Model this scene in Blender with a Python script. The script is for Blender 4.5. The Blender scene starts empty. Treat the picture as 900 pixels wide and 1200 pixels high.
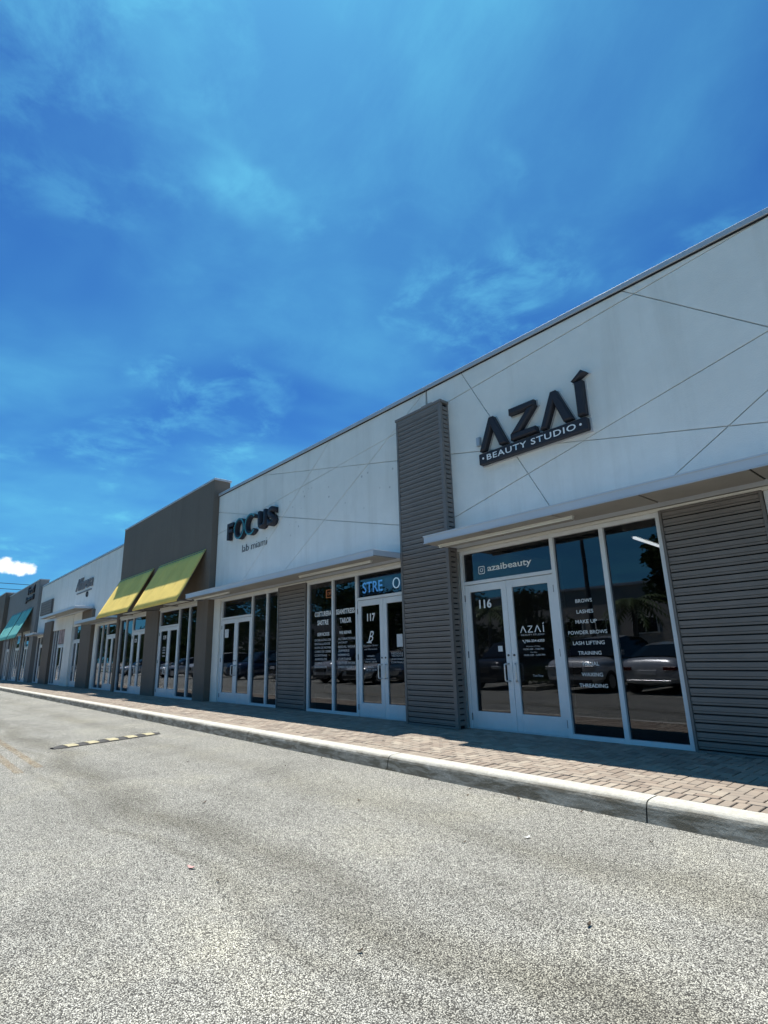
import bpy, bmesh, math, random
from mathutils import Vector, Matrix
random.seed(7)
SC = bpy.context.scene
COL = SC.collection
R = math.radians

# ------------------------------------------------------------------ camera
cd = bpy.data.cameras.new('camera')
cam = bpy.data.objects.new('camera', cd)
COL.objects.link(cam)
cd.sensor_fit = 'VERTICAL'
cd.sensor_height = 36.0
cd.lens = 638.53 / 1200 * 36.0
cd.clip_start = 0.05
cd.clip_end = 2000
M3 = Matrix(((0.659541, 0.206232, 0.722824), (0.751195, -0.1467, -0.643573), (-0.026687, 0.967444, -0.251675)))
cam.matrix_world = Matrix.Translation((0, -6.744, 1.269)) @ M3.to_4x4()
SC.camera = cam

# ------------------------------------------------------------------ exposure
SC.view_settings.view_transform = 'Standard'
SC.view_settings.look = 'None'
SC.view_settings.exposure = 0.58
SC.view_settings.gamma = 1.0
SC.render.engine = 'CYCLES'
SC.cycles.max_bounces = 8
SC.cycles.transparent_max_bounces = 12
SC.cycles.caustics_reflective = False
SC.cycles.caustics_refractive = False

# ------------------------------------------------------------------ sun and sky
SUN = Vector((-0.30, 0.147, 1.0)).normalized()
sl = bpy.data.lights.new('sun', 'SUN')
sl.energy = 4.9
sl.angle = R(0.5)
sl.color = (1.0, 0.95, 0.87)
so = bpy.data.objects.new('sun', sl)
COL.objects.link(so)
so.rotation_euler = SUN.to_track_quat('Z', 'Y').to_euler()
so.location = (-10, 8, 40)

W = bpy.data.worlds.new('World')
SC.world = W
W.use_nodes = True
nt = W.node_tree
nt.nodes.clear()


def wn(t, **k):
    n = nt.nodes.new(t)
    for a, b in k.items():
        setattr(n, a, b)
    return n


def wl(a, b):
    nt.links.new(a, b)


out = wn('ShaderNodeOutputWorld')
bg = wn('ShaderNodeBackground')
bg.inputs['Strength'].default_value = 0.10
wl(bg.outputs[0], out.inputs['Surface'])
sky = wn('ShaderNodeTexSky')
sky.sky_type = 'NISHITA'
sky.sun_disc = False
sky.sun_elevation = math.asin(SUN.z)
sky.sun_rotation = math.atan2(SUN.x, SUN.y)
sky.air_density = 1.0
sky.dust_density = 0.6
sky.ozone_density = 2.0
hs = wn('ShaderNodeHueSaturation')
hs.inputs['Saturation'].default_value = 1.12
hs.inputs['Value'].default_value = 1.0
wl(sky.outputs[0], hs.inputs['Color'])
tint = wn('ShaderNodeMix', data_type='RGBA', blend_type='MULTIPLY')
tint.inputs['Factor'].default_value = 1.0
tint.inputs[7].default_value = (0.105, 0.315, 0.70, 1)
wl(hs.outputs[0], tint.inputs[6])
tc = wn('ShaderNodeTexCoord')
sep = wn('ShaderNodeSeparateXYZ')
wl(tc.outputs['Generated'], sep.inputs[0])


def wmath(op, a, b=None, clamp=False):
    n = wn('ShaderNodeMath', operation=op, use_clamp=clamp)
    for i, v in enumerate((a, b)):
        if v is None:
            continue
        if isinstance(v, (int, float)):
            n.inputs[i].default_value = v
        else:
            wl(v, n.inputs[i])
    return n.outputs[0]


zz = wmath('MAXIMUM', wmath('ADD', sep.outputs[2], 0.12), 0.05)
px = wmath('DIVIDE', sep.outputs[0], zz)
py = wmath('DIVIDE', sep.outputs[1], zz)
cmb = wn('ShaderNodeCombineXYZ')
wl(px, cmb.inputs[0])
wl(py, cmb.inputs[1])


def wnoise(scale, detail, rough, dist, off):
    m = wn('ShaderNodeMapping')
    m.inputs['Location'].default_value = off
    wl(cmb.outputs[0], m.inputs['Vector'])
    n = wn('ShaderNodeTexNoise')
    n.inputs['Scale'].default_value = scale
    n.inputs['Detail'].default_value = detail
    n.inputs['Roughness'].default_value = rough
    n.inputs['Distortion'].default_value = dist
    wl(m.outputs[0], n.inputs['Vector'])
    return n.outputs['Fac']


def wramp(v, a, b):
    n = wn('ShaderNodeMapRange', interpolation_type='SMOOTHSTEP')
    n.inputs['From Min'].default_value = a
    n.inputs['From Max'].default_value = b
    wl(v, n.inputs['Value'])
    return n.outputs[0]


wide = wramp(wnoise(0.85, 4, 0.55, 0.35, (4.3, 2.2, 0)), 0.36, 0.66)
fil = wramp(wnoise(2.4, 10, 0.64, 0.35, (1.7, 0.4, 0)), 0.38, 0.74)
puffs = wmath('MULTIPLY', wramp(wnoise(1.9, 4, 0.55, 0.4, (5.2, 0.7, 0)), 0.50, 0.66), wramp(wnoise(5.5, 10, 0.62, 0.3, (2.7, 9.4, 0)), 0.40, 0.70))
low = wmath('POWER', wmath('SUBTRACT', 1.0, wmath('MAXIMUM', sep.outputs[2], 0.0), True), 3.0)
v1 = wmath('ADD', wmath('MULTIPLY', wide, 0.30), 0.04)
v2 = wmath('MULTIPLY', wmath('ADD', wide, 0.25), wmath('MULTIPLY', fil, 0.13))
v3 = wmath('ADD', wmath('MULTIPLY', low, 0.55), wmath('MULTIPLY', puffs, 0.42))
sdot = wn('ShaderNodeVectorMath', operation='DOT_PRODUCT')
snrm = wn('ShaderNodeVectorMath', operation='NORMALIZE')
wl(tc.outputs['Generated'], snrm.inputs[0])
wl(snrm.outputs[0], sdot.inputs[0])
sdot.inputs[1].default_value = SUN
glow = wmath('POWER', wmath('MAXIMUM', sdot.outputs['Value'], 0.0), 22.0)
v4 = wmath('MULTIPLY', glow, wmath('ADD', 0.55, wmath('MULTIPLY', fil, 0.6)))
veil = wmath('ADD', wmath('ADD', wmath('ADD', v1, v2), v3), v4, True)
mixc = wn('ShaderNodeMix', data_type='RGBA')
mixc.inputs[7].default_value = (1.0, 4.0, 5.9, 1)
wl(veil, mixc.inputs['Factor'])
wl(tint.outputs[2], mixc.inputs[6])
# one small puffy cloud low over the far end of the row
nrm = wn('ShaderNodeVectorMath', operation='NORMALIZE')
wl(tc.outputs['Generated'], nrm.inputs[0])


def puff(direction, ax, az):
    d = Vector(direction).normalized()
    side = Vector((-d.y, d.x, 0)).normalized()
    up = d.cross(side)
    res = []
    for v, s in ((side, ax), (up, az)):
        n = wn('ShaderNodeVectorMath', operation='DOT_PRODUCT')
        wl(nrm.outputs[0], n.inputs[0])
        n.inputs[1].default_value = v
        res.append(wmath('DIVIDE', n.outputs['Value'], s))
    r2 = wmath('ADD', wmath('MULTIPLY', res[0], res[0]), wmath('MULTIPLY', res[1], res[1]))
    f = wn('ShaderNodeVectorMath', operation='DOT_PRODUCT')
    wl(nrm.outputs[0], f.inputs[0])
    f.inputs[1].default_value = d
    front = wmath('GREATER_THAN', f.outputs['Value'], 0.5)
    nn = wn('ShaderNodeTexNoise')
    nn.inputs['Scale'].default_value = 28
    nn.inputs['Detail'].default_value = 6
    wl(nrm.outputs[0], nn.inputs['Vector'])
    v = wmath('SUBTRACT', wmath('ADD', 1.0, wmath('MULTIPLY', wmath('SUBTRACT', nn.outputs['Fac'], 0.5), 2.6)), r2)
    return wmath('MULTIPLY', wramp(v, 0.0, 0.45), front)


pf = puff((-0.9824, 0.1170, 0.1430), 0.034, 0.0165)
mixp = wn('ShaderNodeMix', data_type='RGBA')
mixp.inputs[7].default_value = (8.0, 8.6, 9.0, 1)
wl(pf, mixp.inputs['Factor'])
wl(mixc.outputs[2], mixp.inputs[6])
wl(mixp.outputs[2], bg.inputs['Color'])


# ------------------------------------------------------------------ materials
def new_mat(name):
    m = bpy.data.materials.new(name)
    m.use_nodes = True
    t = m.node_tree
    b = t.nodes['Principled BSDF']
    return m, t, b


def tex_coord(t):
    g = t.nodes.new('ShaderNodeNewGeometry')
    return g.outputs['Position']


def t_noise(t, vec, scale, detail=4, rough=0.55, dist=0.0, stretch=None):
    n = t.nodes.new('ShaderNodeTexNoise')
    n.inputs['Scale'].default_value = scale
    n.inputs['Detail'].default_value = detail
    n.inputs['Roughness'].default_value = rough
    n.inputs['Distortion'].default_value = dist
    if stretch:
        m = t.nodes.new('ShaderNodeMapping')
        m.inputs['Scale'].default_value = stretch
        t.links.new(vec, m.inputs['Vector'])
        vec = m.outputs[0]
    t.links.new(vec, n.inputs['Vector'])
    return n.outputs['Fac']


def t_range(t, v, a, b, c=0.0, d=1.0):
    n = t.nodes.new('ShaderNodeMapRange')
    n.inputs['From Min'].default_value = a
    n.inputs['From Max'].default_value = b
    n.inputs['To Min'].default_value = c
    n.inputs['To Max'].default_value = d
    t.links.new(v, n.inputs['Value'])
    return n.outputs[0]


def t_mix(t, fac, a, b, blend='MIX'):
    n = t.nodes.new('ShaderNodeMix')
    n.data_type = 'RGBA'
    n.blend_type = blend
    if isinstance(fac, (int, float)):
        n.inputs['Factor'].default_value = fac
    else:
        t.links.new(fac, n.inputs['Factor'])
    for i, v in ((6, a), (7, b)):
        if isinstance(v, tuple):
            n.inputs[i].default_value = (*v, 1) if len(v) == 3 else v
        else:
            t.links.new(v, n.inputs[i])
    return n.outputs[2]


def t_bump(t, b, h, strength, dist):
    n = t.nodes.new('ShaderNodeBump')
    n.inputs['Strength'].default_value = strength
    n.inputs['Distance'].default_value = dist
    t.links.new(h, n.inputs['Height'])
    t.links.new(n.outputs[0], b.inputs['Normal'])


def paint(name, col, rough=0.5, var=0.12, vscale=1.5, bump=0.0, bscale=60, bdist=0.003, metallic=0.0, streak=0.0, spec=0.5, random_tone=0.0):
    m, t, b = new_mat(name)
    p = tex_coord(t)
    n1 = t_noise(t, p, vscale, 5, 0.6)
    dark = tuple(c * (1 - var) for c in col)
    light = tuple(min(1, c * (1 + var)) for c in col)
    c = t_mix(t, t_range(t, n1, 0.3, 0.7), dark, light)
    if streak:
        s = t_noise(t, p, 1.0, 4, 0.6, 0, (3.0, 3.0, 0.35))
        c = t_mix(t, t_range(t, s, 0.52, 0.8, 0, streak), c, tuple(x * 0.55 for x in col))
    if random_tone:
        oi = t.nodes.new('ShaderNodeObjectInfo')
        c = t_mix(t, t_range(t, oi.outputs['Random'], 0, 1, 0, random_tone), c, tuple(x * 0.6 for x in col))
    t.links.new(c, b.inputs['Base Color'])
    b.inputs['Roughness'].default_value = rough
    b.inputs['Metallic'].default_value = metallic
    b.inputs['Specular IOR Level'].default_value = spec
    if bump:
        t_bump(t, b, t_noise(t, p, bscale, 3, 0.6), bump, bdist)
    return m


def m_stucco(name, col, marks=None):
    m, t, b = new_mat(name)
    p = tex_coord(t)
    n1 = t_noise(t, p, 0.7, 6, 0.65)
    n2 = t_noise(t, p, 4.0, 5, 0.6)
    c = t_mix(t, t_range(t, n1, 0.3, 0.7), tuple(x * 0.90 for x in col), tuple(min(1, x * 1.04) for x in col))
    c = t_mix(t, t_range(t, n2, 0.3, 0.7, 0, 0.5), c, tuple(x * 0.90 for x in col))
    s = t_noise(t, p, 1.0, 5, 0.65, 0, (2.6, 2.6, 0.22))
    c = t_mix(t, t_range(t, s, 0.50, 0.80, 0, 0.40), c, tuple(x * y for x, y in zip(col, (0.62, 0.60, 0.56))))
    if marks:
        v = t.nodes.new('ShaderNodeTexVoronoi')
        v.inputs['Scale'].default_value = 5.5
        v.inputs['Randomness'].default_value = 0.9
        t.links.new(p, v.inputs['Vector'])
        dots = t_range(t, v.outputs['Distance'], 0.10, 0.17, 1, 0)
        sx = t.nodes.new('ShaderNodeSeparateXYZ')
        t.links.new(p, sx.inputs[0])
        msk = None
        for o, (lo, hi) in ((0, marks[0]), (2, marks[1])):
            r = t_range(t, sx.outputs[o], lo, lo + 0.25)
            q = t_range(t, sx.outputs[o], hi - 0.25, hi, 1, 0)
            for z in (r, q):
                if msk is None:
                    msk = z
                else:
                    mm = t.nodes.new('ShaderNodeMath')
                    mm.operation = 'MULTIPLY'
                    t.links.new(msk, mm.inputs[0])
                    t.links.new(z, mm.inputs[1])
                    msk = mm.outputs[0]
        gate = t_range(t, t_noise(t, p, 2.3, 2), 0.48, 0.56)
        for z in (gate, dots):
            mm = t.nodes.new('ShaderNodeMath')
            mm.operation = 'MULTIPLY'
            t.links.new(msk, mm.inputs[0])
            t.links.new(z, mm.inputs[1])
            msk = mm.outputs[0]
        mm = t.nodes.new('ShaderNodeMath')
        mm.operation = 'MULTIPLY'
        mm.inputs[1].default_value = 0.55
        t.links.new(msk, mm.inputs[0])
        c = t_mix(t, mm.outputs[0], c, tuple(x * 0.35 for x in col))
    t.links.new(c, b.inputs['Base Color'])
    b.inputs['Roughness'].default_value = 0.85
    b.inputs['Specular IOR Level'].default_value = 0.2
    hm = t_mix(t, 0.35, t_noise(t, p, 70, 4, 0.7), t_noise(t, p, 7, 5, 0.65))
    t_bump(t, b, hm, 0.6, 0.010)
    return m


def m_asphalt():
    m, t, b = new_mat('weathered_asphalt')
    p = tex_coord(t)
    wob = t.nodes.new('ShaderNodeVectorMath')
    wob.operation = 'ADD'
    nz = t.nodes.new('ShaderNodeTexNoise')
    nz.inputs['Scale'].default_value = 60
    t.links.new(p, nz.inputs['Vector'])
    sc_ = t.nodes.new('ShaderNodeVectorMath')
    sc_.operation = 'SCALE'
    sc_.inputs['Scale'].default_value = 0.010
    t.links.new(nz.outputs['Color'], sc_.inputs[0])
    t.links.new(p, wob.inputs[0])
    t.links.new(sc_.outputs[0], wob.inputs[1])
    v = t.nodes.new('ShaderNodeTexVoronoi')
    v.inputs['Scale'].default_value = 165
    t.links.new(wob.outputs[0], v.inputs['Vector'])
    sx = t.nodes.new('ShaderNodeSeparateColor')
    t.links.new(v.outputs['Color'], sx.inputs[0])
    # pale stones of mixed tone in a dark binder that has worn down between them
    c = t_mix(t, sx.outputs[0], (0.34, 0.335, 0.30), (0.88, 0.86, 0.76))
    c = t_mix(t, t_range(t, sx.outputs[1], 0.86, 1.0, 0, 0.8), c, (0.07, 0.065, 0.06))
    gap = t_range(t, v.outputs['Distance'], 0.36, 0.62)
    c = t_mix(t, gap, c, (0.075, 0.073, 0.066))
    tone = t_noise(t, p, 22, 5, 0.7)
    c = t_mix(t, t_range(t, tone, 0.50, 0.72, 0, 0.6), c, (0.11, 0.105, 0.095))
    # broad wear: long dark wheel paths, pale worn patches, soft mottling
    sp = t.nodes.new('ShaderNodeSeparateXYZ')
    t.links.new(p, sp.inputs[0])
    wav = t.nodes.new('ShaderNodeMath')
    wav.operation = 'ADD'
    t.links.new(sp.outputs[1], wav.inputs[0])
    t.links.new(t_range(t, t_noise(t, p, 0.5, 3, 0.5), 0.3, 0.7, -0.22, 0.22), wav.inputs[1])
    for cy, hw, k in ((-4.72, 0.34, 0.80), (-5.12, 0.10, 0.5), (-3.35, 0.36, 0.42), (-6.6, 0.35, 0.30), (-8.0, 0.35, 0.3)):
        dd = t.nodes.new('ShaderNodeMath')
        dd.operation = 'SUBTRACT'
        dd.inputs[1].default_value = cy
        t.links.new(wav.outputs[0], dd.inputs[0])
        ab = t.nodes.new('ShaderNodeMath')
        ab.operation = 'ABSOLUTE'
        t.links.new(dd.outputs[0], ab.inputs[0])
        f = t_range(t, ab.outputs[0], hw * 0.15, hw, k, 0)
        mu = t.nodes.new('ShaderNodeMath')
        mu.operation = 'MULTIPLY'
        t.links.new(f, mu.inputs[0])
        t.links.new(t_range(t, t_noise(t, p, 1.3, 6, 0.7, 0.3, (0.35, 1, 1)), 0.34, 0.60, 0.45, 1), mu.inputs[1])
        c = t_mix(t, mu.outputs[0], c, (0.60, 0.585, 0.54), 'MULTIPLY')
    # one pale scuffed patch in the lane
    pd = t.nodes.new('ShaderNodeVectorMath')
    pd.operation = 'DISTANCE'
    pm = t.nodes.new('ShaderNodeMapping')
    pm.inputs['Scale'].default_value = (0.30, 1.0, 1.0)
    t.links.new(p, pm.inputs['Vector'])
    t.links.new(pm.outputs[0], pd.inputs[0])
    pd.inputs[1].default_value = (-0.78, -5.40, 0)
    pf_ = t_range(t, pd.outputs['Value'], 0.05, 0.26, 1.0, 0)
    mu = t.nodes.new('ShaderNodeMath')
    mu.operation = 'MULTIPLY'
    t.links.new(pf_, mu.inputs[0])
    t.links.new(t_range(t, t_noise(t, p, 5, 6, 0.7), 0.38, 0.62, 0.05, 0.55), mu.inputs[1])
    c = t_mix(t, mu.outputs[0], c, (1.45, 1.42, 1.30), 'MULTIPLY')
    lane = t_noise(t, p, 1.0, 7, 0.68, 0.3, (0.22, 1.7, 1))
    c = t_mix(t, t_range(t, lane, 0.52, 0.74, 0, 0.6), c, (0.62, 0.61, 0.57), 'MULTIPLY')
    mot = t_noise(t, p, 0.8, 7, 0.68, 0.4)
    c = t_mix(t, t_range(t, mot, 0.50, 0.74, 0, 0.8), c, (1.22, 1.20, 1.12), 'MULTIPLY')
    c = t_mix(t, t_range(t, mot, 0.50, 0.28, 0, 0.8), c, (0.72, 0.72, 0.72), 'MULTIPLY')
    pt = t_noise(t, p, 2.6, 3, 0.5)
    c = t_mix(t, t_range(t, pt, 0.70, 0.80, 0, 0.4), c, (0.10, 0.095, 0.08))
    # thin cracks
    cv = t.nodes.new('ShaderNodeTexVoronoi')
    cv.feature = 'DISTANCE_TO_EDGE'
    cv.inputs['Scale'].default_value = 0.55
    w2 = t.nodes.new('ShaderNodeVectorMath')
    w2.operation = 'ADD'
    n4 = t.nodes.new('ShaderNodeTexNoise')
    n4.inputs['Scale'].default_value = 1.8
    n4.inputs['Detail'].default_value = 6
    t.links.new(p, n4.inputs['Vector'])
    s4 = t.nodes.new('ShaderNodeVectorMath')
    s4.operation = 'SCALE'
    s4.inputs['Scale'].default_value = 0.9
    t.links.new(n4.outputs['Color'], s4.inputs[0])
    t.links.new(p, w2.inputs[0])
    t.links.new(s4.outputs[0], w2.inputs[1])
    t.links.new(w2.outputs[0], cv.inputs['Vector'])
    cr = t_range(t, cv.outputs['Distance'], 0.002, 0.008, 1, 0)
    mu = t.nodes.new('ShaderNodeMath')
    mu.operation = 'MULTIPLY'
    t.links.new(cr, mu.inputs[0])
    t.links.new(t_range(t, t_noise(t, p, 0.7, 3), 0.54, 0.66, 0, 0.4), mu.inputs[1])
    c = t_mix(t, mu.outputs[0], c, (0.06, 0.055, 0.05))
    t.links.new(c, b.inputs['Base Color'])
    b.inputs['Roughness'].default_value = 0.9
    b.inputs['Specular IOR Level'].default_value = 0.2
    inv = t.nodes.new('ShaderNodeMath')
    inv.operation = 'SUBTRACT'
    inv.inputs[0].default_value = 1.0
    t.links.new(v.outputs['Distance'], inv.inputs[1])
    t_bump(t, b, inv.outputs[0], 0.9, 0.006)
    return m


def m_kerb():
    m, t, b = new_mat('kerb_concrete')
    p = tex_coord(t)
    n1 = t_noise(t, p, 24, 8, 0.75, 0.3)
    base = t_mix(t, t_range(t, n1, 0.3, 0.7), (0.40, 0.385, 0.33), (0.64, 0.625, 0.56))
    sx = t.nodes.new('ShaderNodeSeparateXYZ')
    t.links.new(p, sx.inputs[0])
    # grime and mildew stuck to the splash zone of the face
    low = t_range(t, sx.outputs[2], 0.149, 0.120)
    n2 = t_noise(t, p, 1.0, 7, 0.7, 0.4, (3.0, 8, 14))
    g = t.nodes.new('ShaderNodeMath')
    g.operation = 'MULTIPLY'
    g.use_clamp = True
    t.links.new(low, g.inputs[0])
    t.links.new(t_range(t, n2, 0.30, 0.58, 0.25, 1.0), g.inputs[1])
    c = t_mix(t, g.outputs[0], base, (0.135, 0.118, 0.085))
    c = t_mix(t, t_range(t, t_noise(t, p, 2.0, 6, 0.7), 0.58, 0.75, 0, 0.45), c, (0.22, 0.21, 0.16))
    t.links.new(c, b.inputs['Base Color'])
    b.inputs['Roughness'].default_value = 0.9
    t_bump(t, b, t_noise(t, p, 55, 7, 0.75), 0.8, 0.010)
    return m


def m_paver():
    m, t, b = new_mat('paver_concrete')
    p = tex_coord(t)
    v = t.nodes.new('ShaderNodeAttribute')
    v.attribute_name = 'tone'
    oi = t.nodes.new('ShaderNodeObjectInfo')
    ad = t.nodes.new('ShaderNodeMath')
    ad.operation = 'ADD'
    t.links.new(oi.outputs['Random'], ad.inputs[0])
    t.links.new(v.outputs['Fac'], ad.inputs[1])
    fr = t.nodes.new('ShaderNodeMath')
    fr.operation = 'FRACT'
    t.links.new(ad.outputs[0], fr.inputs[0])
    r = t.nodes.new('ShaderNodeValToRGB')
    cr = r.color_ramp
    cr.elements[0].position = 0.0
    cr.elements[0].color = (0.200, 0.156, 0.120, 1)
    cr.elements[1].position = 1.0
    cr.elements[1].color = (0.352, 0.304, 0.241, 1)
    for pos, c in ((0.2, (0.360, 0.293, 0.226, 1)), (0.42, (0.264, 0.205, 0.157, 1)), (0.6, (0.424, 0.365, 0.285, 1)), (0.8, (0.296, 0.239, 0.186, 1))):
        e = cr.elements.new(pos)
        e.color = c
    t.links.new(fr.outputs[0], r.inputs[0])
    n = t_noise(t, p, 35, 5, 0.7)
    c = t_mix(t, t_range(t, n, 0.3, 0.7, 0, 0.45), r.outputs[0], (0.22, 0.19, 0.165))
    c = t_mix(t, t_range(t, t_noise(t, p, 1.6, 5, 0.65), 0.5, 0.75, 0, 0.45), c, (0.17, 0.15, 0.13))
    t.links.new(c, b.inputs['Base Color'])
    b.inputs['Roughness'].default_value = 0.88
    t_bump(t, b, t_noise(t, p, 120, 4, 0.7), 0.4, 0.003)
    return m


def m_glass(name, tint=0.42, ior=1.78):
    m, t, b = new_mat(name)
    t.nodes.remove(b)
    o = t.nodes['Material Output']
    g = t.nodes.new('ShaderNodeBsdfGlossy')
    g.inputs['Roughness'].default_value = 0.0
    g.inputs['Color'].default_value = (0.86, 0.90, 1.0, 1)
    tr = t.nodes.new('ShaderNodeBsdfTransparent')
    tr.inputs['Color'].default_value = (tint, tint, tint * 1.05, 1)
    f = t.nodes.new('ShaderNodeFresnel')
    f.inputs['IOR'].default_value = ior
    p = tex_coord(t)
    bp = t.nodes.new('ShaderNodeBump')
    bp.inputs['Strength'].default_value = 0.12
    bp.inputs['Distance'].default_value = 0.01
    t.links.new(t_noise(t, p, 0.8, 2, 0.5), bp.inputs['Height'])
    t.links.new(bp.outputs[0], g.inputs['Normal'])
    x = t.nodes.new('ShaderNodeMixShader')
    ge = t.nodes.new('ShaderNodeNewGeometry')
    iv = t.nodes.new('ShaderNodeMath')
    iv.operation = 'SUBTRACT'
    iv.inputs[0].default_value = 1.0
    t.links.new(ge.outputs['Backfacing'], iv.inputs[1])
    mu = t.nodes.new('ShaderNodeMath')
    mu.operation = 'MULTIPLY'
    t.links.new(iv.outputs[0], mu.inputs[0])
    t.links.new(f.outputs[0], mu.inputs[1])
    t.links.new(mu.outputs[0], x.inputs[0])
    t.links.new(tr.outputs[0], x.inputs[1])
    t.links.new(g.outputs[0], x.inputs[2])
    t.links.new(x.outputs[0], o.inputs['Surface'])
    return m


def m_emit(name, col, strength):
    m, t, b = new_mat(name)
    b.inputs['Base Color'].default_value = (*col, 1)
    b.inputs['Emission Color'].default_value = (*col, 1)
    b.inputs['Emission Strength'].default_value = strength
    return m


def m_fabric(name, col):
    m, t, b = new_mat(name)
    p = tex_coord(t)
    w = t_noise(t, p, 260, 2, 0.5)
    n = t_noise(t, p, 1.3, 5, 0.6)
    c = t_mix(t, t_range(t, n, 0.3, 0.7), tuple(x * 0.82 for x in col), col)
    c = t_mix(t, t_range(t, w, 0.3, 0.7, 0, 0.3), c, tuple(x * 0.7 for x in col))
    c = t_mix(t, t_range(t, t_noise(t, p, 1, 5, 0.6, 0, (5, 1.2, 1.2)), 0.55, 0.8, 0, 0.35), c, tuple(x * 0.65 for x in col))
    t.links.new(c, b.inputs['Base Color'])
    b.inputs['Roughness'].default_value = 0.9
    b.inputs['Specular IOR Level'].default_value = 0.15
    t_bump(t, b, n, 0.5, 0.03)
    return m


def m_road_paint(name, col):
    m, t, b = new_mat(name)
    p = tex_coord(t)
    o = t.nodes['Material Output']
    n = t_noise(t, p, 30, 7, 0.75)
    n2 = t_noise(t, p, 3.5, 5, 0.7)
    c = t_mix(t, t_range(t, n2, 0.35, 0.65), col, (0.24, 0.15, 0.08))
    t.links.new(c, b.inputs['Base Color'])
    b.inputs['Roughness'].default_value = 0.85
    tr = t.nodes.new('ShaderNodeBsdfTransparent')
    x = t.nodes.new('ShaderNodeMixShader')
    a = t.nodes.new('ShaderNodeMath')
    a.operation = 'MULTIPLY'
    t.links.new(t_range(t, n, 0.43, 0.64), a.inputs[0])
    t.links.new(t_range(t, n2, 0.36, 0.62, 0.20, 0.95), a.inputs[1])
    t.links.new(a.outputs[0], x.inputs[0])
    t.links.new(tr.outputs[0], x.inputs[1])
    t.links.new(b.outputs[0], x.inputs[2])
    t.links.new(x.outputs[0], o.inputs['Surface'])
    return m


def m_leaf(name, a, b_):
    m, t, b = new_mat(name)
    oi = t.nodes.new('ShaderNodeAttribute')
    oi.attribute_name = 'tone'
    c = t_mix(t, oi.outputs['Fac'], a, b_)
    t.links.new(c, b.inputs['Base Color'])
    b.inputs['Roughness'].default_value = 0.6
    return m


MT = {}
MT['stucco'] = m_stucco('white_stucco', (0.80, 0.79, 0.75))
MT['stucco_marked'] = m_stucco('white_stucco_with_old_anchor_marks', (0.80, 0.79, 0.75), ((-12.2, -7.0), (3.9, 5.1)))
MT['brown'] = m_stucco('brown_stucco', (0.175, 0.145, 0.12))
MT['grey_stucco'] = m_stucco('grey_stucco', (0.24, 0.235, 0.23))
MT['groove'] = paint('reveal_joint_metal', (0.50, 0.51, 0.50), 0.6)
MT['coping'] = paint('coping_metal', (0.42, 0.44, 0.47), 0.42, 0.08, 2, metallic=0.25)
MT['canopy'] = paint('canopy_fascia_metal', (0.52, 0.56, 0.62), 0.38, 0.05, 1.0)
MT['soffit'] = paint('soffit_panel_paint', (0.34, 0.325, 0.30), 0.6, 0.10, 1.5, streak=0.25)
MT['header'] = paint('header_paint', (0.72, 0.71, 0.66), 0.5, 0.05)
MT['alu'] = paint('storefront_aluminium_paint', (0.70, 0.72, 0.74), 0.38, 0.05, 3)
MT['slat'] = paint('corrugated_metal', (0.19, 0.170, 0.156), 0.6, 0.10, 2.2, streak=0.25, random_tone=0.15)
MT['slat_trim'] = paint('corrugated_metal_trim', (0.165, 0.15, 0.14), 0.55, 0.08, 2)
MT['black_gap'] = paint('cavity_shade_black', (0.012, 0.012, 0.013), 0.9)  # near-black colour stands in for the shade inside grooves and gaps
MT['sign_black'] = paint('sign_black_metal', (0.026, 0.026, 0.034), 0.6, 0.1, spec=0.3)
MT['sign_side'] = paint('sign_backer_grey', (0.45, 0.45, 0.46), 0.5)
MT['far_sign'] = paint('faded_grey_sign', (0.16, 0.16, 0.17), 0.6)
MT['teal'] = paint('teal_sign_paint', (0.03, 0.20, 0.23), 0.35)
MT['white_vinyl'] = paint('white_vinyl', (0.78, 0.78, 0.77), 0.6, 0.02)
MT['grey_vinyl'] = paint('thin_white_vinyl', (0.52, 0.52, 0.53), 0.6, 0.02)
MT['paper'] = paint('white_paper', (0.62, 0.63, 0.64), 0.7, 0.12, 40)
MT['glass'] = m_glass('dark_tinted_glass')
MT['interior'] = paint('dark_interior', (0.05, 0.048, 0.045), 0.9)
MT['steel'] = paint('brushed_steel', (0.62, 0.62, 0.63), 0.3, 0.05, metallic=0.7)
MT['hinge'] = paint('dark_hinge_metal', (0.08, 0.08, 0.085), 0.5)
MT['asphalt'] = m_asphalt()
MT['kerb'] = m_kerb()
MT['paver'] = m_paver()
MT['sand'] = paint('joint_sand', (0.028, 0.025, 0.021), 0.95, 0.2, 20)
MT['yellow_fabric'] = m_fabric('yellow_canvas', (0.97, 0.72, 0.20))
MT['teal_fabric'] = m_fabric('teal_canvas', (0.20, 0.60, 0.55))
MT['rubber'] = paint('black_rubber', (0.028, 0.028, 0.028), 0.75, 0.2, 30)
MT['yellow'] = paint('worn_yellow_marking', (0.42, 0.37, 0.22), 0.7, 0.2, 20)
MT['road_yellow'] = m_road_paint('faded_yellow_road_paint', (0.52, 0.34, 0.10))
MT['tube'] = paint('fixture_white', (0.74, 0.74, 0.70), 0.4, 0.03)
MT['led_blue'] = m_emit('led_blue', (0.06, 0.24, 0.55), 2.4)
MT['led_white'] = m_emit('led_white', (0.40, 0.58, 0.68), 2.4)
MT['tube_lit'] = m_emit('lit_tube', (0.8, 0.85, 0.82), 3.0)
MT['led_panel'] = paint('led_panel_face', (0.03, 0.06, 0.12), 0.4)
MT['led_glow'] = m_emit('led_dim_blue', (0.02, 0.05, 0.12), 0.8)
MT['neon_orange'] = m_emit('neon_orange', (0.7, 0.30, 0.14), 1.0)
MT['leafA'] = m_leaf('foliage_green', (0.025, 0.05, 0.015), (0.09, 0.13, 0.035))
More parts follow.
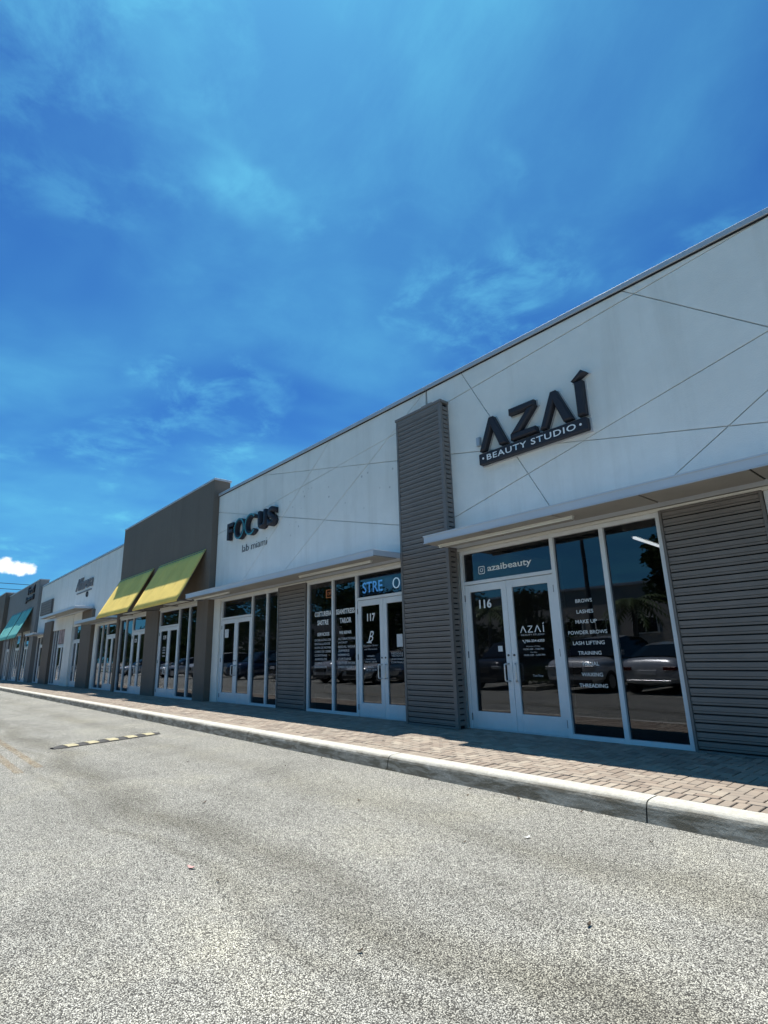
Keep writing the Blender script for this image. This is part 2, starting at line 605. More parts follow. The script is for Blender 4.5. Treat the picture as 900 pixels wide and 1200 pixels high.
MT['bark'] = paint('bark', (0.14, 0.115, 0.09), 0.9, 0.3, 8, 0.5, 30, 0.02)
MT['grass'] = paint('lawn', (0.07, 0.11, 0.03), 0.95, 0.35, 3)
MT['beige'] = paint('beige_stucco', (0.36, 0.33, 0.29), 0.85, 0.08, 1)
MT['dry_leaf'] = paint('dry_leaf', (0.09, 0.06, 0.035), 0.8, 0.3, 50, random_tone=0.8)
MT['pink'] = paint('pink_scrap_paper', (0.62, 0.33, 0.30), 0.7)
MT['white_scrap'] = paint('white_scrap_paper', (0.75, 0.75, 0.73), 0.7)
MT['cable'] = paint('black_cable', (0.02, 0.02, 0.02), 0.7)
MT['poster'] = paint('poster_print', (0.28, 0.20, 0.20), 0.6, 0.75, 2.4)
MT['pole'] = paint('dark_pole', (0.05, 0.05, 0.05), 0.6)


# ------------------------------------------------------------------ mesh helpers
class MB:
    def __init__(s):
        s.v = []
        s.f = []

    def add(s, verts, faces):
        o = len(s.v)
        s.v += [tuple(v) for v in verts]
        s.f += [tuple(i + o for i in f) for f in faces]
        return s

    def box(s, x0, x1, y0, y1, z0, z1):
        return s.add([(x0, y0, z0), (x1, y0, z0), (x1, y1, z0), (x0, y1, z0), (x0, y0, z1), (x1, y0, z1), (x1, y1, z1), (x0, y1, z1)],
                     [(0, 3, 2, 1), (4, 5, 6, 7), (0, 1, 5, 4), (1, 2, 6, 5), (2, 3, 7, 6), (3, 0, 4, 7)])

    def prism(s, poly, y0, y1, bevel=0.0):
        """poly: (x, z) points counter-clockwise seen from -Y; front at y0, back at y1"""
        n = len(poly)
        if bevel:
            ins = inset(poly, bevel)
            if len(ins) == n:
                s.add([(x, y0, z) for x, z in ins] + [(x, y0 + bevel, z) for x, z in poly] + [(x, y1, z) for x, z in poly],
                      [tuple(range(n)), tuple(range(3 * n - 1, 2 * n - 1, -1))]
                      + [(i, i + n, (i + 1) % n + n, (i + 1) % n) for i in range(n)]
                      + [(i + n, i + 2 * n, (i + 1) % n + 2 * n, (i + 1) % n + n) for i in range(n)])
                return s
        return s.add([(x, y0, z) for x, z in poly] + [(x, y1, z) for x, z in poly],
                     [tuple(range(n)), tuple(range(2 * n - 1, n - 1, -1))] + [(i, i + n, (i + 1) % n + n, (i + 1) % n) for i in range(n)])

    def xprof(s, prof, x0, x1):
        """prof: closed (y, z) outline extruded along x"""
        n = len(prof)
        return s.add([(x0, y, z) for y, z in prof] + [(x1, y, z) for y, z in prof],
                     [tuple(range(n)), tuple(range(2 * n - 1, n - 1, -1))] + [(i, i + n, (i + 1) % n + n, (i + 1) % n) for i in range(n)])

    def tube(s, pts, r, n=8, cap=True):
        pts = [Vector(p) for p in pts]
        rs = r if isinstance(r, (list, tuple)) else [r] * len(pts)
        rings = []
        up = None
        for i, p in enumerate(pts):
            d = (pts[min(i + 1, len(pts) - 1)] - pts[max(i - 1, 0)]).normalized()
            if up is None:
                up = d.orthogonal().normalized()
            a = (up - d * up.dot(d))
            a = a.normalized() if a.length > 1e-5 else d.orthogonal().normalized()
            up = a
            b = d.cross(a)
            rings.append([p + (a * math.cos(2 * math.pi * k / n) + b * math.sin(2 * math.pi * k / n)) * rs[i] for k in range(n)])
        f = []
        for i in range(len(pts) - 1):
            for k in range(n):
                f.append((i * n + k, i * n + (k + 1) % n, (i + 1) * n + (k + 1) % n, (i + 1) * n + k))
        if cap:
            f.append(tuple(range(n - 1, -1, -1)))
            f.append(tuple((len(pts) - 1) * n + k for k in range(n)))
        return s.add([v for r_ in rings for v in r_], f)

    def mesh(s, name, mat, origin=(0, 0, 0), smooth=False):
        me = bpy.data.meshes.new(name)
        o = Vector(origin)
        me.from_pydata([Vector(v) - o for v in s.v], [], s.f)
        bm = bmesh.new()
        bm.from_mesh(me)
        bmesh.ops.recalc_face_normals(bm, faces=bm.faces)
        bm.to_mesh(me)
        bm.free()
        if mat is not None:
            me.materials.append(mat)
        if smooth:
            for p in me.polygons:
                p.use_smooth = True
        return me

    def build(s, name, mat, parent=None, bevel=0.0, smooth=False, origin=None):
        o = origin if origin is not None else (wloc(parent) if parent else Vector((0, 0, 0)))
        ob = bpy.data.objects.new(name, s.mesh(name, MT[mat] if isinstance(mat, str) else mat, o, smooth))
        COL.objects.link(ob)
        if parent:
            ob.parent = parent
            ob.location = Vector(o) - wloc(parent)
        else:
            ob.location = o
        if bevel:
            m = ob.modifiers.new('bevel', 'BEVEL')
            m.width = bevel
            m.segments = 1
            m.limit_method = 'ANGLE'
        return ob


def wloc(o):
    v = Vector((0, 0, 0))
    while o:
        v += o.location
        o = o.parent
    return v


def clip(poly, p, n):
    """keep the side of the (x, z) polygon where (q-p).n >= 0"""
    out_ = []
    for i, a in enumerate(poly):
        b = poly[(i + 1) % len(poly)]
        da = (a[0] - p[0]) * n[0] + (a[1] - p[1]) * n[1]
        db = (b[0] - p[0]) * n[0] + (b[1] - p[1]) * n[1]
        if da >= 0:
            out_.append(a)
        if (da >= 0) != (db >= 0):
            k = da / (da - db)
            out_.append((a[0] + (b[0] - a[0]) * k, a[1] + (b[1] - a[1]) * k))
    return out_


def area(poly):
    return 0.5 * sum(poly[i][0] * poly[(i + 1) % len(poly)][1] - poly[(i + 1) % len(poly)][0] * poly[i][1] for i in range(len(poly)))


def inset(poly, d):
    if area(poly) < 0:
        poly = poly[::-1]
    convex = True
    n = len(poly)
    res = []
    for i in range(n):
        a, b, c = Vector(poly[i - 1]), Vector(poly[i]), Vector(poly[(i + 1) % n])
        e1 = (b - a).normalized()
        e2 = (c - b).normalized()
        n1 = Vector((-e1.y, e1.x))
        n2 = Vector((-e2.y, e2.x))
        k = (n1 + n2)
        den = 1 + n1.dot(n2)
        k = k / max(den, 0.35)
        q = b + k * d
        res.append((q.x, q.y))
    return res


def split(polys, a, b):
    """cut polygons by the line through a and b"""
    d = Vector((b[0] - a[0], b[1] - a[1])).normalized()
    n = (-d.y, d.x)
    r = []
    for p in polys:
        for s in (1, -1):
            q = clip(p, a, (n[0] * s, n[1] * s))
            if len(q) > 2 and abs(area(q)) > 0.003:
                r.append(q)
    return r


def thing(name, label, cat, loc=(0, 0, 0), group=None):
    o = bpy.data.objects.new(name, None)
    o.empty_display_size = 0.2
    COL.objects.link(o)
    o.location = loc
    o['label'] = label
    o['category'] = cat
    if group:
        o['group'] = group
    return o


def tag(o, label, cat, group=None):
    o['label'] = label
    o['category'] = cat
    if group:
        o['group'] = group
    return o


def structure(o):
    o['kind'] = 'structure'
    return o


def text_mesh(name, s, mat, x, z, y, width=None, height=None, extrude=0.0, align='CENTER', bold=0.0, parent=None, shear=0.0, spacing=1.0, bevel=0.0, zalign='BASE', skew=0.0):
    """text standing in the XZ plane, facing -Y; x/z is its anchor; width/height of its ink box"""
    cu = bpy.data.curves.new(name, 'FONT')
    cu.body = s
    cu.size = 1
    cu.resolution_u = 3
    cu.extrude = 0
    cu.offset = bold
    cu.shear = shear
    cu.space_character = spacing
    ob = bpy.data.objects.new(name, cu)
    COL.objects.link(ob)
    dg = bpy.context.evaluated_depsgraph_get()
    me = bpy.data.meshes.new_from_object(ob.evaluated_get(dg))
    bpy.data.objects.remove(ob)
    vs = [v.co.copy() for v in me.vertices]
    if not vs:
        return None
    x0 = min(v.x for v in vs)
    x1 = max(v.x for v in vs)
    y0 = min(v.y for v in vs)
    y1 = max(v.y for v in vs)
    sy = (height / (y1 - y0)) if height else None
    sx = (width / (x1 - x0)) if width else sy
    if sy is None:
        sy = sx
    ax = {'CENTER': (x0 + x1) / 2, 'LEFT': x0, 'RIGHT': x1}[align]
    off = wloc(parent) if parent else Vector((0, 0, 0))
    bm = bmesh.new()
    bm.from_mesh(me)
    for v in bm.verts:
        v.co = Vector((x + (v.co.x - ax) * sx, y, z + (v.co.y - y0) * sy + (v.co.x - ax) * sx * skew)) - off
    if extrude:
        g = bmesh.ops.extrude_face_region(bm, geom=bm.faces[:])
        for e in g['geom']:
            if isinstance(e, bmesh.types.BMVert):
                e.co.y -= extrude
    bmesh.ops.recalc_face_normals(bm, faces=bm.faces)
    if not extrude:
        for f in bm.faces:
            if f.normal.y > 0:
                f.normal_flip()
    bm.to_mesh(me)
    bm.free()
    me.materials.clear()
    me.materials.append(MT[mat])
    o = bpy.data.objects.new(name, me)
    COL.objects.link(o)
    if parent:
        o.parent = parent
    return o


# ------------------------------------------------------------------ ground, kerb, sidewalk
g = MB()
g.add([(-500, -500, 0), (500, -500, 0), (500, 500, 0), (-500, 500, 0)], [(0, 1, 2, 3)])
structure(g.build('asphalt_road', 'asphalt'))

kerb_root = thing('kerb', 'x', 'x')
del kerb_root['label'], kerb_root['category']
structure(kerb_root)
KY0, KY1 = -2.345, -2.112
prof = [(KY1, -0.05), (KY1, 0.150), (KY1 - 0.10, 0.150), (KY1 - 0.150, 0.147), (KY1 - 0.178, 0.138), (KY1 - 0.196, 0.122), (KY1 - 0.205, 0.10), (KY0, -0.02), (KY0, -0.05)]
kx = [6.5, 3.6, 0.78, -2.11, -5.02, -8.35]
while kx[-1] > -78:
    kx.append(kx[-1] - 3.05)
for a, b in zip(kx[1:], kx[:-1]):
    mb = MB()
    mb.xprof(prof, a + 0.006, b - 0.006)
    mb.build('kerb_stone', 'kerb', kerb_root, smooth=False)
mb = MB()
mb.box(-78, 6.5, KY0 + 0.03, KY1 - 0.01, -0.03, 0.10)
mb.build('joint_filler', 'sand', kerb_root)

walk = MB().box(-78, 6.5, KY1, 0.30, -0.05, 0.112).build('sidewalk', 'sand')
structure(walk)
# soldier course along the kerb, herringbone behind it
PW, PL, GAP = 0.0885, 0.177, 0.0095
pav = []


def pv(x, y, w, l, dz=None):
    pav.append((x, y, w, l, random.uniform(-0.0022, 0.0022)))


x = 6.4
while x > -78:
    pv(x, KY1 + 0.096, PW, PL + 0.008)
    x -= PW
ylo, yhi = KY1 + 0.195, 0.04
ni = int(80 / PW)
for j in range(int((yhi - ylo) / PW) + 3):
    for i in range(-6, ni):
        k = (i - j) % 4
        x0 = 6.4 - i * PW
        y0 = ylo + j * PW
        if k == 0:
            bx0, bx1, by0, by1 = x0 - 2 * PW, x0, y0, y0 + PW
        elif k == 3:
            bx0, bx1, by0, by1 = x0 - PW, x0, y0, y0 + 2 * PW
            # vertical pieces occupy this cell and the one above
        elif k == 2:
            if j != 0:
                continue
            bx0, bx1, by0, by1 = x0 - PW, x0, y0, y0 + PW
        else:
            continue
        by0, by1 = max(by0, ylo), min(by1, yhi)
        if by1 - by0 < 0.02 or bx1 > 6.45:
            continue
        pv((bx0 + bx1) / 2, (by0 + by1) / 2, bx1 - bx0, by1 - by0)
CX = Vector((0, -6.744, 1.269))
pav.sort(key=lambda q: (0 if (-6 < q[0] < -0.9) else 1, (Vector((q[0], q[1], .15)) - CX).length))


def paver_geo(mb, x, y, w, l, dz):
    hx, hy = (w - GAP) / 2, (l - GAP) / 2
    c = 0.0035
    zt = 0.149 + dz
    tx, ty = random.uniform(-1, 1) * 0.0012, random.uniform(-1, 1) * 0.0012
    mb.add([(x - hx, y - hy, 0.113), (x + hx, y - hy, 0.113), (x + hx, y + hy, 0.113), (x - hx, y + hy, 0.113),
            (x - hx, y - hy, zt - c), (x + hx, y - hy, zt - c), (x + hx, y + hy, zt - c), (x - hx, y + hy, zt - c),
            (x - hx + c, y - hy + c, zt - tx - ty), (x + hx - c, y - hy + c, zt + tx - ty), (x + hx - c, y + hy - c, zt + tx + ty), (x - hx + c, y + hy - c, zt - tx + ty)],
           [(0, 1, 5, 4), (1, 2, 6, 5), (2, 3, 7, 6), (3, 0, 4, 7), (4, 5, 9, 8), (5, 6, 10, 9), (6, 7, 11, 10), (7, 4, 8, 11), (8, 9, 10, 11)])


shared = {}
for q in pav[:298]:
    key = (round(q[2], 3), round(q[3], 3))
    if key not in shared:
        mb = MB()
        paver_geo(mb, 0, 0, q[2], q[3], 0)
        shared[key] = mb.mesh('paver', MT['paver'])
    o = bpy.data.objects.new('paver', shared[key])
    o.location = (q[0], q[1], q[4])
    o.parent = walk
    COL.objects.link(o)
mb = MB()
tones = []
for q in pav[298:]:
    if q[0] < -45:
        continue
    paver_geo(mb, *q)
    tones += [random.random()] * 12
o = mb.build('distant_pavers', 'paver', walk)
o['kind'] = 'stuff'
at = o.data.attributes.new('tone', 'FLOAT', 'POINT')
at.data.foreach_set('value', tones)
MB().box(-78, -45, KY1 + 0.002, 0.04, 0.113, 0.148).build('far_paving', 'paver', walk)

# worn double yellow line, ends a little before the camera
for (ya, yb, xa, xb) in ((-5.17, -5.07, -60, -8.45), (-5.42, -5.32, -60, -8.2)):
    mb = MB()
    mb.add([(xa, ya, .004), (xb, ya, .004), (xb, yb, .004), (xa, yb, .004)], [(0, 1, 2, 3)])
    structure(mb.build('yellow_road_line', 'road_yellow'))


# ------------------------------------------------------------------ building pieces
def slat_geo(x0, x1, pitch, depth=0.030):
    mb = MB()
    d = depth
    p = pitch
    mb.xprof([(-0.001, p * 0.15), (-d * 0.80, p * 0.16), (-d * 0.86, p * 0.40), (-d * 0.45, p * 0.415),
              (-d * 0.45, p * 0.455), (-d * 0.96, p * 0.47), (-d, p * 0.97), (-0.001, p * 0.985)], x0, x1)
    return mb


def slat_panel(parent, x0, x1, z0, z1, yf, pitch=0.09, trim=0.03, name='slat_panel'):
    """corrugated cladding between trims: panel > trim, slats"""
    back = MB().box(x0, x1, yf, yf + 0.02, z0, z1).build(name, 'black_gap', parent)  # backing painted near-black so the slat grooves read as deep shade
    t = MB()
    d = 0.042
    t.box(x0, x0 + trim, yf - d, yf - 0.001, z0, z1)
    t.box(x1 - trim, x1, yf - d, yf - 0.001, z0, z1)
    t.box(x0 + trim, x1 - trim, yf - d + 0.003, yf - 0.001, z1 - 0.025, z1)
    t.box(x0 + trim, x1 - trim, yf - d + 0.003, yf - 0.001, z0, z0 + 0.02)
    t.build('trim', 'slat_trim', back)
    if z1 < 3:
        MB().box(x0 - .001, x1 + .001, yf - 0.05, yf + 0.03, z1 + .004, z1 + 0.03).build('top_strip', 'header', parent)
    n = int((z1 - z0 - 0.05) / pitch)
    p = (z1 - z0 - 0.05) / n
    me = slat_geo(x0 + trim + 0.004, x1 - trim - 0.004, p).mesh('slat', MT['slat'])
    pw = wloc(back)
    for i in range(n):
        o = bpy.data.objects.new('slat', me)
        o.parent = back
        o.location = Vector((0, yf, z0 + 0.022 + i * p)) - pw
        COL.objects.link(o)
    return back


def handle_mb(x, y, z0, z1, out_=0.055, bend=0.0):
    mb = MB()
    mb.tube([(x, y, z1), (x + bend * .75, y - out_ * 0.85, z1), (x + bend * .95, y - out_, z1 - 0.008), (x + bend, y - out_, z1 - 0.03), (x + bend, y - out_, z0 + 0.03), (x + bend * .95, y - out_, z0 + 0.008), (x + bend * .75, y - out_ * 0.85, z0), (x, y, z0)], 0.011, 8)
    return mb


def storefront(parent, x0, x1, door, mullions, y, ztop=2.84, zdoor=2.28, zbot=0.15, transom=True, fw=0.055, detail=True, door_z=True):
    """frame, panes and double doors; door = (xa, xb) outer edges of its frame; returns dict of panes and doors"""
    d0, d1 = y - 0.045, y + 0.045
    f = MB()
    f.box(x0, x0 + fw, d0, d1, zbot, ztop)
    f.box(x1 - fw, x1, d0, d1, zbot, ztop)
    f.box(x0 + fw, x1 - fw, d0 + .002, d1, ztop - fw, ztop)
    xs = sorted(set([x0 + fw, x1 - fw]))
    bars = []
    for m in mullions:
        bars.append((m - fw * 0.55, m + fw * 0.55))
    if door:
        da, db = door
        if da > x0 + 0.08:
            bars.append((da - fw * 0.55, da + fw * 0.55))
        if db < x1 - 0.08:
            bars.append((db - fw * 0.55, db + fw * 0.55))
    bars.sort()
    for a, b in bars:
        f.box(a, b, d0 + .003, d1 - .002, zbot, ztop - fw)
    edges = [x0 + fw] + [q for b in bars for q in b] + [x1 - fw]
    bays = [(edges[i], edges[i + 1]) for i in range(0, len(edges), 2)]
    res = {'panes': [], 'doors': []}
    for a, b in bays:
        isdoor = door and a > door[0] - 0.08 and b < door[1] + 0.08
        if isdoor:
            zt = zdoor + 0.06
            f.box(a, b, d0 + .004, d1 - .004, zdoor + 0.008, zt)
            if transom:
                p = MB().box(a - .005, b + .005, y, y + 0.006, zt - 0.005, ztop - fw + .005).build('transom_pane', 'glass', parent)
                res['transom'] = p
            # threshold
            f.box(a, b, d0 + .01, d1, zbot, zbot + 0.012)
            mid = (a + b) / 2
            for k, (la, lb) in enumerate(((a + 0.004, mid - 0.003), (mid + 0.003, b - 0.004))):
                st = 0.095 if (lb - la) > 0.6 else 0.075
                zb = zbot + 0.016
                m = MB()
                y0_, y1_ = y - 0.028, y + 0.022
                m.box(la, la + st, y0_, y1_, zb, zdoor)
                m.box(lb - st, lb, y0_, y1_, zb, zdoor)
                m.box(la + st, lb - st, y0_ + .001, y1_, zdoor - 0.11, zdoor)
                m.box(la + st, lb - st, y0_ + .001, y1_, zb, 0.40)
                leaf = m.build('door', 'alu', parent, bevel=0.003 if detail else 0)
                gl = MB().box(la + st - .004, lb - st + .004, y - 0.004, y + 0.002, 0.396, zdoor - 0.106).build('door_glass', 'glass', leaf)
                hx = (lb - st * .5) if k == 0 else (la + st * .5)
                bend = -0.045 if k == 0 else 0.045
                if detail:
                    handle_mb(hx, y0_, 0.84, 1.08, 0.06, bend).build('handle', 'steel', leaf, smooth=True)
                    lk = MB()
                    lk.tube([(hx, y0_ + .001, 1.20), (hx, y0_ - 0.012, 1.20)], 0.016, 12)
                    lk.build('lock', 'hinge', leaf)
                    ho = la - 0.004 if k == 0 else lb + 0.004
                    for hz in (0.32, 1.22, 2.08):
                        h = MB()
                        h.tube([(ho, y0_ - 0.006, hz - 0.05), (ho, y0_ - 0.006, hz + 0.05)], 0.009, 8)
                        h.build('hinge', 'hinge', leaf)
                else:
                    handle_mb(hx, y0_, 0.84, 1.08, 0.06, bend).build('handle', 'steel', leaf)
                res['doors'].append((leaf, gl, la + st, lb - st))
        else:
            f.box(a, b, d0 + .002, d1, zbot, zbot + 0.055)
            p = MB().box(a - .005, b + .005, y, y + 0.006, zbot + 0.05, ztop - fw + .005).build('window_pane', 'glass', parent)
            res['panes'].append((p, a, b))
    f.build('storefront_frame', 'alu', parent, bevel=0.003 if detail else 0)
    # header trim in two steps
    h = MB()
    h.box(x0 - 0.02, x1 + 0.02, y - 0.075, y + 0.05, ztop + 0.002, ztop + 0.034)
    h.box(x0 - 0.02, x1 + 0.02, y - 0.060, y + 0.05, ztop + 0.036, ztop + 0.12)
    h.build('header', 'header', parent)
    return res


def canopy(parent, x0, x1, zb, depth, name='canopy', joints=1.05, jx=None, thick=0.115, soffit=True):
    c = MB()
    c.box(x0, x1, -depth, -0.06, zb + 0.012, zb + thick)
    o = c.build(name, 'canopy', parent, bevel=0.004)
    l = MB()
    l.box(x0 - .004, x1 + .004, -depth - 0.012, -depth - 0.001, zb + thick - 0.012, zb + thick + 0.006)
    l.box(x0 - .004, x1 + .004, -depth - 0.007, -depth - 0.001, zb, zb + 0.010)
    l.build('drip_edge', 'canopy', o)
    if soffit:
        xs = jx or []
        if not xs:
            x = x1
            while x > x0:
                xs.append(x)
                x -= joints
            xs.append(x0)
        xs = sorted(set(xs))
        for a, b in zip(xs[:-1], xs[1:]):
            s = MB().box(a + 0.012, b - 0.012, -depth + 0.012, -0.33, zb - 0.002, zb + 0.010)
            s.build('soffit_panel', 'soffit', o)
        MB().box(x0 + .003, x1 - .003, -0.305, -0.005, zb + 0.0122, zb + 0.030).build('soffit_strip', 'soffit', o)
        MB().box(x0 + .002, x1 - .002, -depth + 0.005, -0.315, zb + 0.0105, zb + 0.0118).build('soffit_backing', 'black_gap', o)  # near-black sheet, painted-in shade for the gaps between soffit panels
    return o


def wall_panels(parent, rect, lines, mat, yf=-0.05, yb=-0.022, gap=0.0065, holes=()):
    x0, x1, z0, z1 = rect
    polys = [[(x0, z0), (x1, z0), (x1, z1), (x0, z1)]]
    for l in lines:
        if len(l) == 3:
            a, b, rng = l
            keep = [p for p in polys if not (min(q[0] for q in p) < rng[1] and max(q[0] for q in p) > rng[0])]
            cut = [p for p in polys if p not in keep]
            polys = keep + split(cut, a, b)
        else:
            polys = split(polys, l[0], l[1])
    for p in polys:
        if area(p) < 0:
            p = p[::-1]
        q = inset(p, gap)
        if area(q) <= 0.0005:
            continue
        MB().prism(q, yf, yb, 0.003).build('stucco_panel', mat, parent)
    return polys


def shell(parent, x0, x1, height, mat_side, depth=16.0, para=0.28, yfront=0.0):
    """sides, roof and back of one unit, with its dark interior"""
    m = MB()
    m.box(x0, x0 + 0.2, yfront + para, depth, 0, 5.15)
    m.box(x1 - 0.2, x1, yfront + para, depth, 0, 5.15)
    m.box(x0 + .2, x1 - .2, depth - 0.2, depth - .002, 0, 5.15)
    m.build('side_wall', mat_side, parent)
    MB().box(x0 + .2, x1 - .2, yfront + para, depth - .2, 4.95, 5.12).build('roof', 'coping', parent)
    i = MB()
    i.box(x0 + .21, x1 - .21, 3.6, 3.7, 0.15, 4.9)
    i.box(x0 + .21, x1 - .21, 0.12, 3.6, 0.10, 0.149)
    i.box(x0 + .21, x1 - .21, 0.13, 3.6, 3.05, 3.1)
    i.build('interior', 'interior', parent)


SF = 0.04      # glass plane of the white fronts

# ================================================================== beauty studio front
B1 = thing('shop_building', 'white stucco shopfront with the large black beauty studio sign, nearest of the row', 'building', (-2.5, 0, 0), 'connected shop buildings in one row')
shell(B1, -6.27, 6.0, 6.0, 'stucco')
L1 = [((-5.42, 5.93), (-4.02, 3.29)),
      ((-5.60, 5.70), (-1.10, 5.86)),
      ((-2.46, 5.84), (-1.13, 4.61)),
      ((-5.73, 3.51), (-1.14, 4.56)),
      ((-5.69, 4.52), (-1.25, 3.92)),
      ((-2.22, 3.27), (-1.28, 4.15))]


def pj(u, w, y=-0.05):
    """photo ray to facade plane, used only to read off the joints' real positions"""
    F = Vector((-0.722824, 0.643573, 0.251675))
    Rr = Vector((0.659541, 0.751195, -0.026687))
    Uu = Vector((0.206232, -0.1467, 0.967444))
    d = F + Rr * ((u - 450) / 638.53) + Uu * ((600 - w) / 638.53)
    k = (y + 6.744) / d.y
    return (d.x * k, 1.269 + d.z * k)


L1 = [(pj(541.3, 438.9), pj(620, 556.7)),
      (pj(526.7, 470), pj(893, 256.7)),
      (pj(728.9, 341), pj(900, 383)),
      (pj(535, 605), pj(900, 387.8)),
      (pj(531, 532), pj(900, 494.4)),
      (pj(793, 554.4), pj(900, 456.7))]
MB().box(-6.26, 6.0, -0.022, 0.26, 2.97, 5.93).build('parapet_wall', 'groove', B1)
wall_panels(B1, (-6.255, 6.0, 2.97, 5.915), L1, 'stucco')
MB().box(-6.265, 6.02, -0.085, 0.30, 5.925, 6.0).build('coping', 'coping', B1, bevel=0.004)
MB().box(-6.265, 6.02, -0.068, -0.051, 5.905, 5.923).build('coping_dark_strip', 'black_gap', B1)  # near-black strip along the wall just below the coping
canopy(B1, -5.715, 6.1, 2.872, 0.86, jx=[-5.715, -4.6, -3.5, -2.43, -1.37, -0.3, 0.8, 1.9, 3.0, 4.1, 5.2, 6.1])
# solid wall behind cladding and between fronts
for a, b, y_ in ((-6.86, -5.80, .01), (-2.545, -1.50, .03), (3.2, 6.0, .03)):
    MB().box(a, b, y_, 0.25, 0.10, 2.97).build('pier_wall', 'stucco', B1)
S116 = storefront(B1, -5.755, -2.575, (-5.755, -4.075), [-3.335], SF)
slat_panel(B1, -2.57, -1.495, 0.15, 2.845, 0.0, 0.0895)
S115 = storefront(B1, -1.49, 1.6, (-0.1, 1.6), [-0.8], SF)
slat_panel(B1, 1.61, 3.2, 0.15, 2.845, 0.0, 0.0895)

# pilaster: two clad faces folded round a box, slats as sub-parts
PX0, PX1, PYF, PZT = -6.893, -5.761, -0.215, 5.45
core = MB().box(PX0 + .01, PX1 - .03, PYF, -0.051, 0.15, PZT - 0.02).build('pilaster', 'black_gap', B1)  # core painted near-black as the shade between the slats
t = MB()
t.box(PX0, PX0 + 0.045, PYF - 0.038, -0.05, 0.15, PZT)
t.box(PX1 - 0.065, PX1 - .004, PYF - 0.038, PYF + 0.02, 0.15, PZT)
t.box(PX0 + .045, PX1 - .065, PYF - 0.036, PYF - 0.001, PZT - 0.06, PZT - .001)
t.box(PX0 + .045, PX1 - .065, PYF - 0.034, PYF - 0.001, 0.152, 0.18)
t.box(PX0 - .012, PX1 + .012, PYF - 0.05, -0.051, PZT + .001, PZT + 0.05)
t.box(PX1 - 0.03, PX1 - .002, -0.085, -0.051, 0.15, PZT - .001)
t.build('trim', 'slat_trim', core, bevel=0.003)
n = 63
p = (PZT - 0.06 - 0.18) / n
me = slat_geo(PX0 + .05, PX1 - .07, p, 0.030).mesh('slat', MT['slat'])
pw = wloc(core)
for i in range(n):
    o = bpy.data.objects.new('slat', me)
    o.parent = core
    o.location = Vector((0, PYF, 0.181 + i * p)) - pw
    COL.objects.link(o)
mb = MB()
d = 0.026
mb.add([], [])
yy0, yy1 = PYF + 0.022, -0.087
prf = [(0.001, p * .20), (d, p * .22), (d, p * .96), (0.001, p * .98)]
k = len(prf)
mb.add([(x_, yy0, z_) for x_, z_ in prf] + [(x_, yy1, z_) for x_, z_ in prf],
       [tuple(range(k)), tuple(range(2 * k - 1, k - 1, -1))] + [(i, i + k, (i + 1) % k + k, (i + 1) % k) for i in range(k)])
me = mb.mesh('return_slat', MT['slat'])
for i in range(n):
    o = bpy.data.objects.new('return_slat', me)
    o.parent = core
    o.location = Vector((PX1 - .03, 0, 0.181 + i * p)) - pw
    COL.objects.link(o)
sm = MB()
sm.box(-6.28, -6.02, -0.19, -0.06, PZT + 0.051, PZT + 0.11)
tag(sm.build('roof_bracket', 'slat_trim', None, origin=(-6.15, -0.12, PZT + .051)), 'small dark metal bracket on top of the tall corrugated pilaster', 'bracket')

# ================================================================== tailor / focus front
B2 = thing('shop_building', 'white stucco shopfront under the FOCUS sign, between brown building and corrugated pilaster', 'building', (-10.5, 0, 0), 'connected shop buildings in one row')
shell(B2, -14.86, -6.275, 6.0, 'stucco')
MB().box(-14.86, -6.285, -0.022, 0.26, 2.97, 5.93).build('parapet_wall', 'groove', B2)
L2 = [(pj(317.3, 556), pj(464, 540)),
      (pj(322.7, 588), pj(460, 509.9)),
      (pj(335, 666.7), pj(452, 517.3)),
      (pj(260, 600.8), pj(464, 615.2)),
      (pj(286, 678), pj(296, 662), (-14.8, -11.5))]
wall_panels(B2, (-14.855, -6.285, 2.97, 5.915), L2, 'stucco_marked')
MB().box(-14.856, -6.285, -0.085, 0.30, 5.925, 6.0).build('coping', 'coping', B2, bevel=0.004)
MB().box(-14.85, -6.285, -0.068, -0.051, 5.905, 5.923).build('coping_dark_strip', 'black_gap', B2)  # same near-black strip below this coping
canopy(B2, -14.9, -6.91, 2.872, 0.86)
m = MB()
m.box(-11.39, -10.22, 0.03, 0.25, 0.10, 2.97)
m.build('pier_wall', 'stucco', B2)
MB().box(-14.855, -14.47, -0.045, 0.25, 0.10, 2.972).build('corner_pier', 'stucco', B2)
S117 = storefront(B2, -10.20, -6.90, (-8.47, -6.90), [-9.26], SF)
S118 = storefront(B2, -14.46, -11.40, (-14.46, -12.71), [-11.965], SF)
slat_panel(B2, -11.385, -10.215, 0.15, 2.845, 0.0, 0.0895)

# ================================================================== brown building
B3 = thing('shop_building', 'tall dark brown stucco building with two yellow awnings', 'building', (-19, 0, 0), 'connected shop buildings in one row')
shell(B3, -23.30, -14.87, 6.48, 'brown', para=0.3)
m = MB()
m.box(-23.30, -14.87, -0.22, 0.28, 2.93, 6.42)
for a, b in ((-23.30, -23.04), (-19.95, -18.75), (-15.62, -14.87)):
    m.box(a, b, -0.22, 0.28, 0.10, 2.929)
m.build('front_wall', 'brown', B3)
MB().box(-23.33, -14.84, -0.235, 0.31, 6.42, 6.48).build('coping', 'coping', B3, bevel=0.004)
MB().box(-15.42, -14.90, -0.262, -0.222, 2.95, 6.40)
SA = storefront(B3, -18.74, -15.63, (-18.74, -17.08), [-16.29], -0.12)
SB = storefront(B3, -23.03, -19.96, (-21.47, -19.96), [-22.27], -0.12)

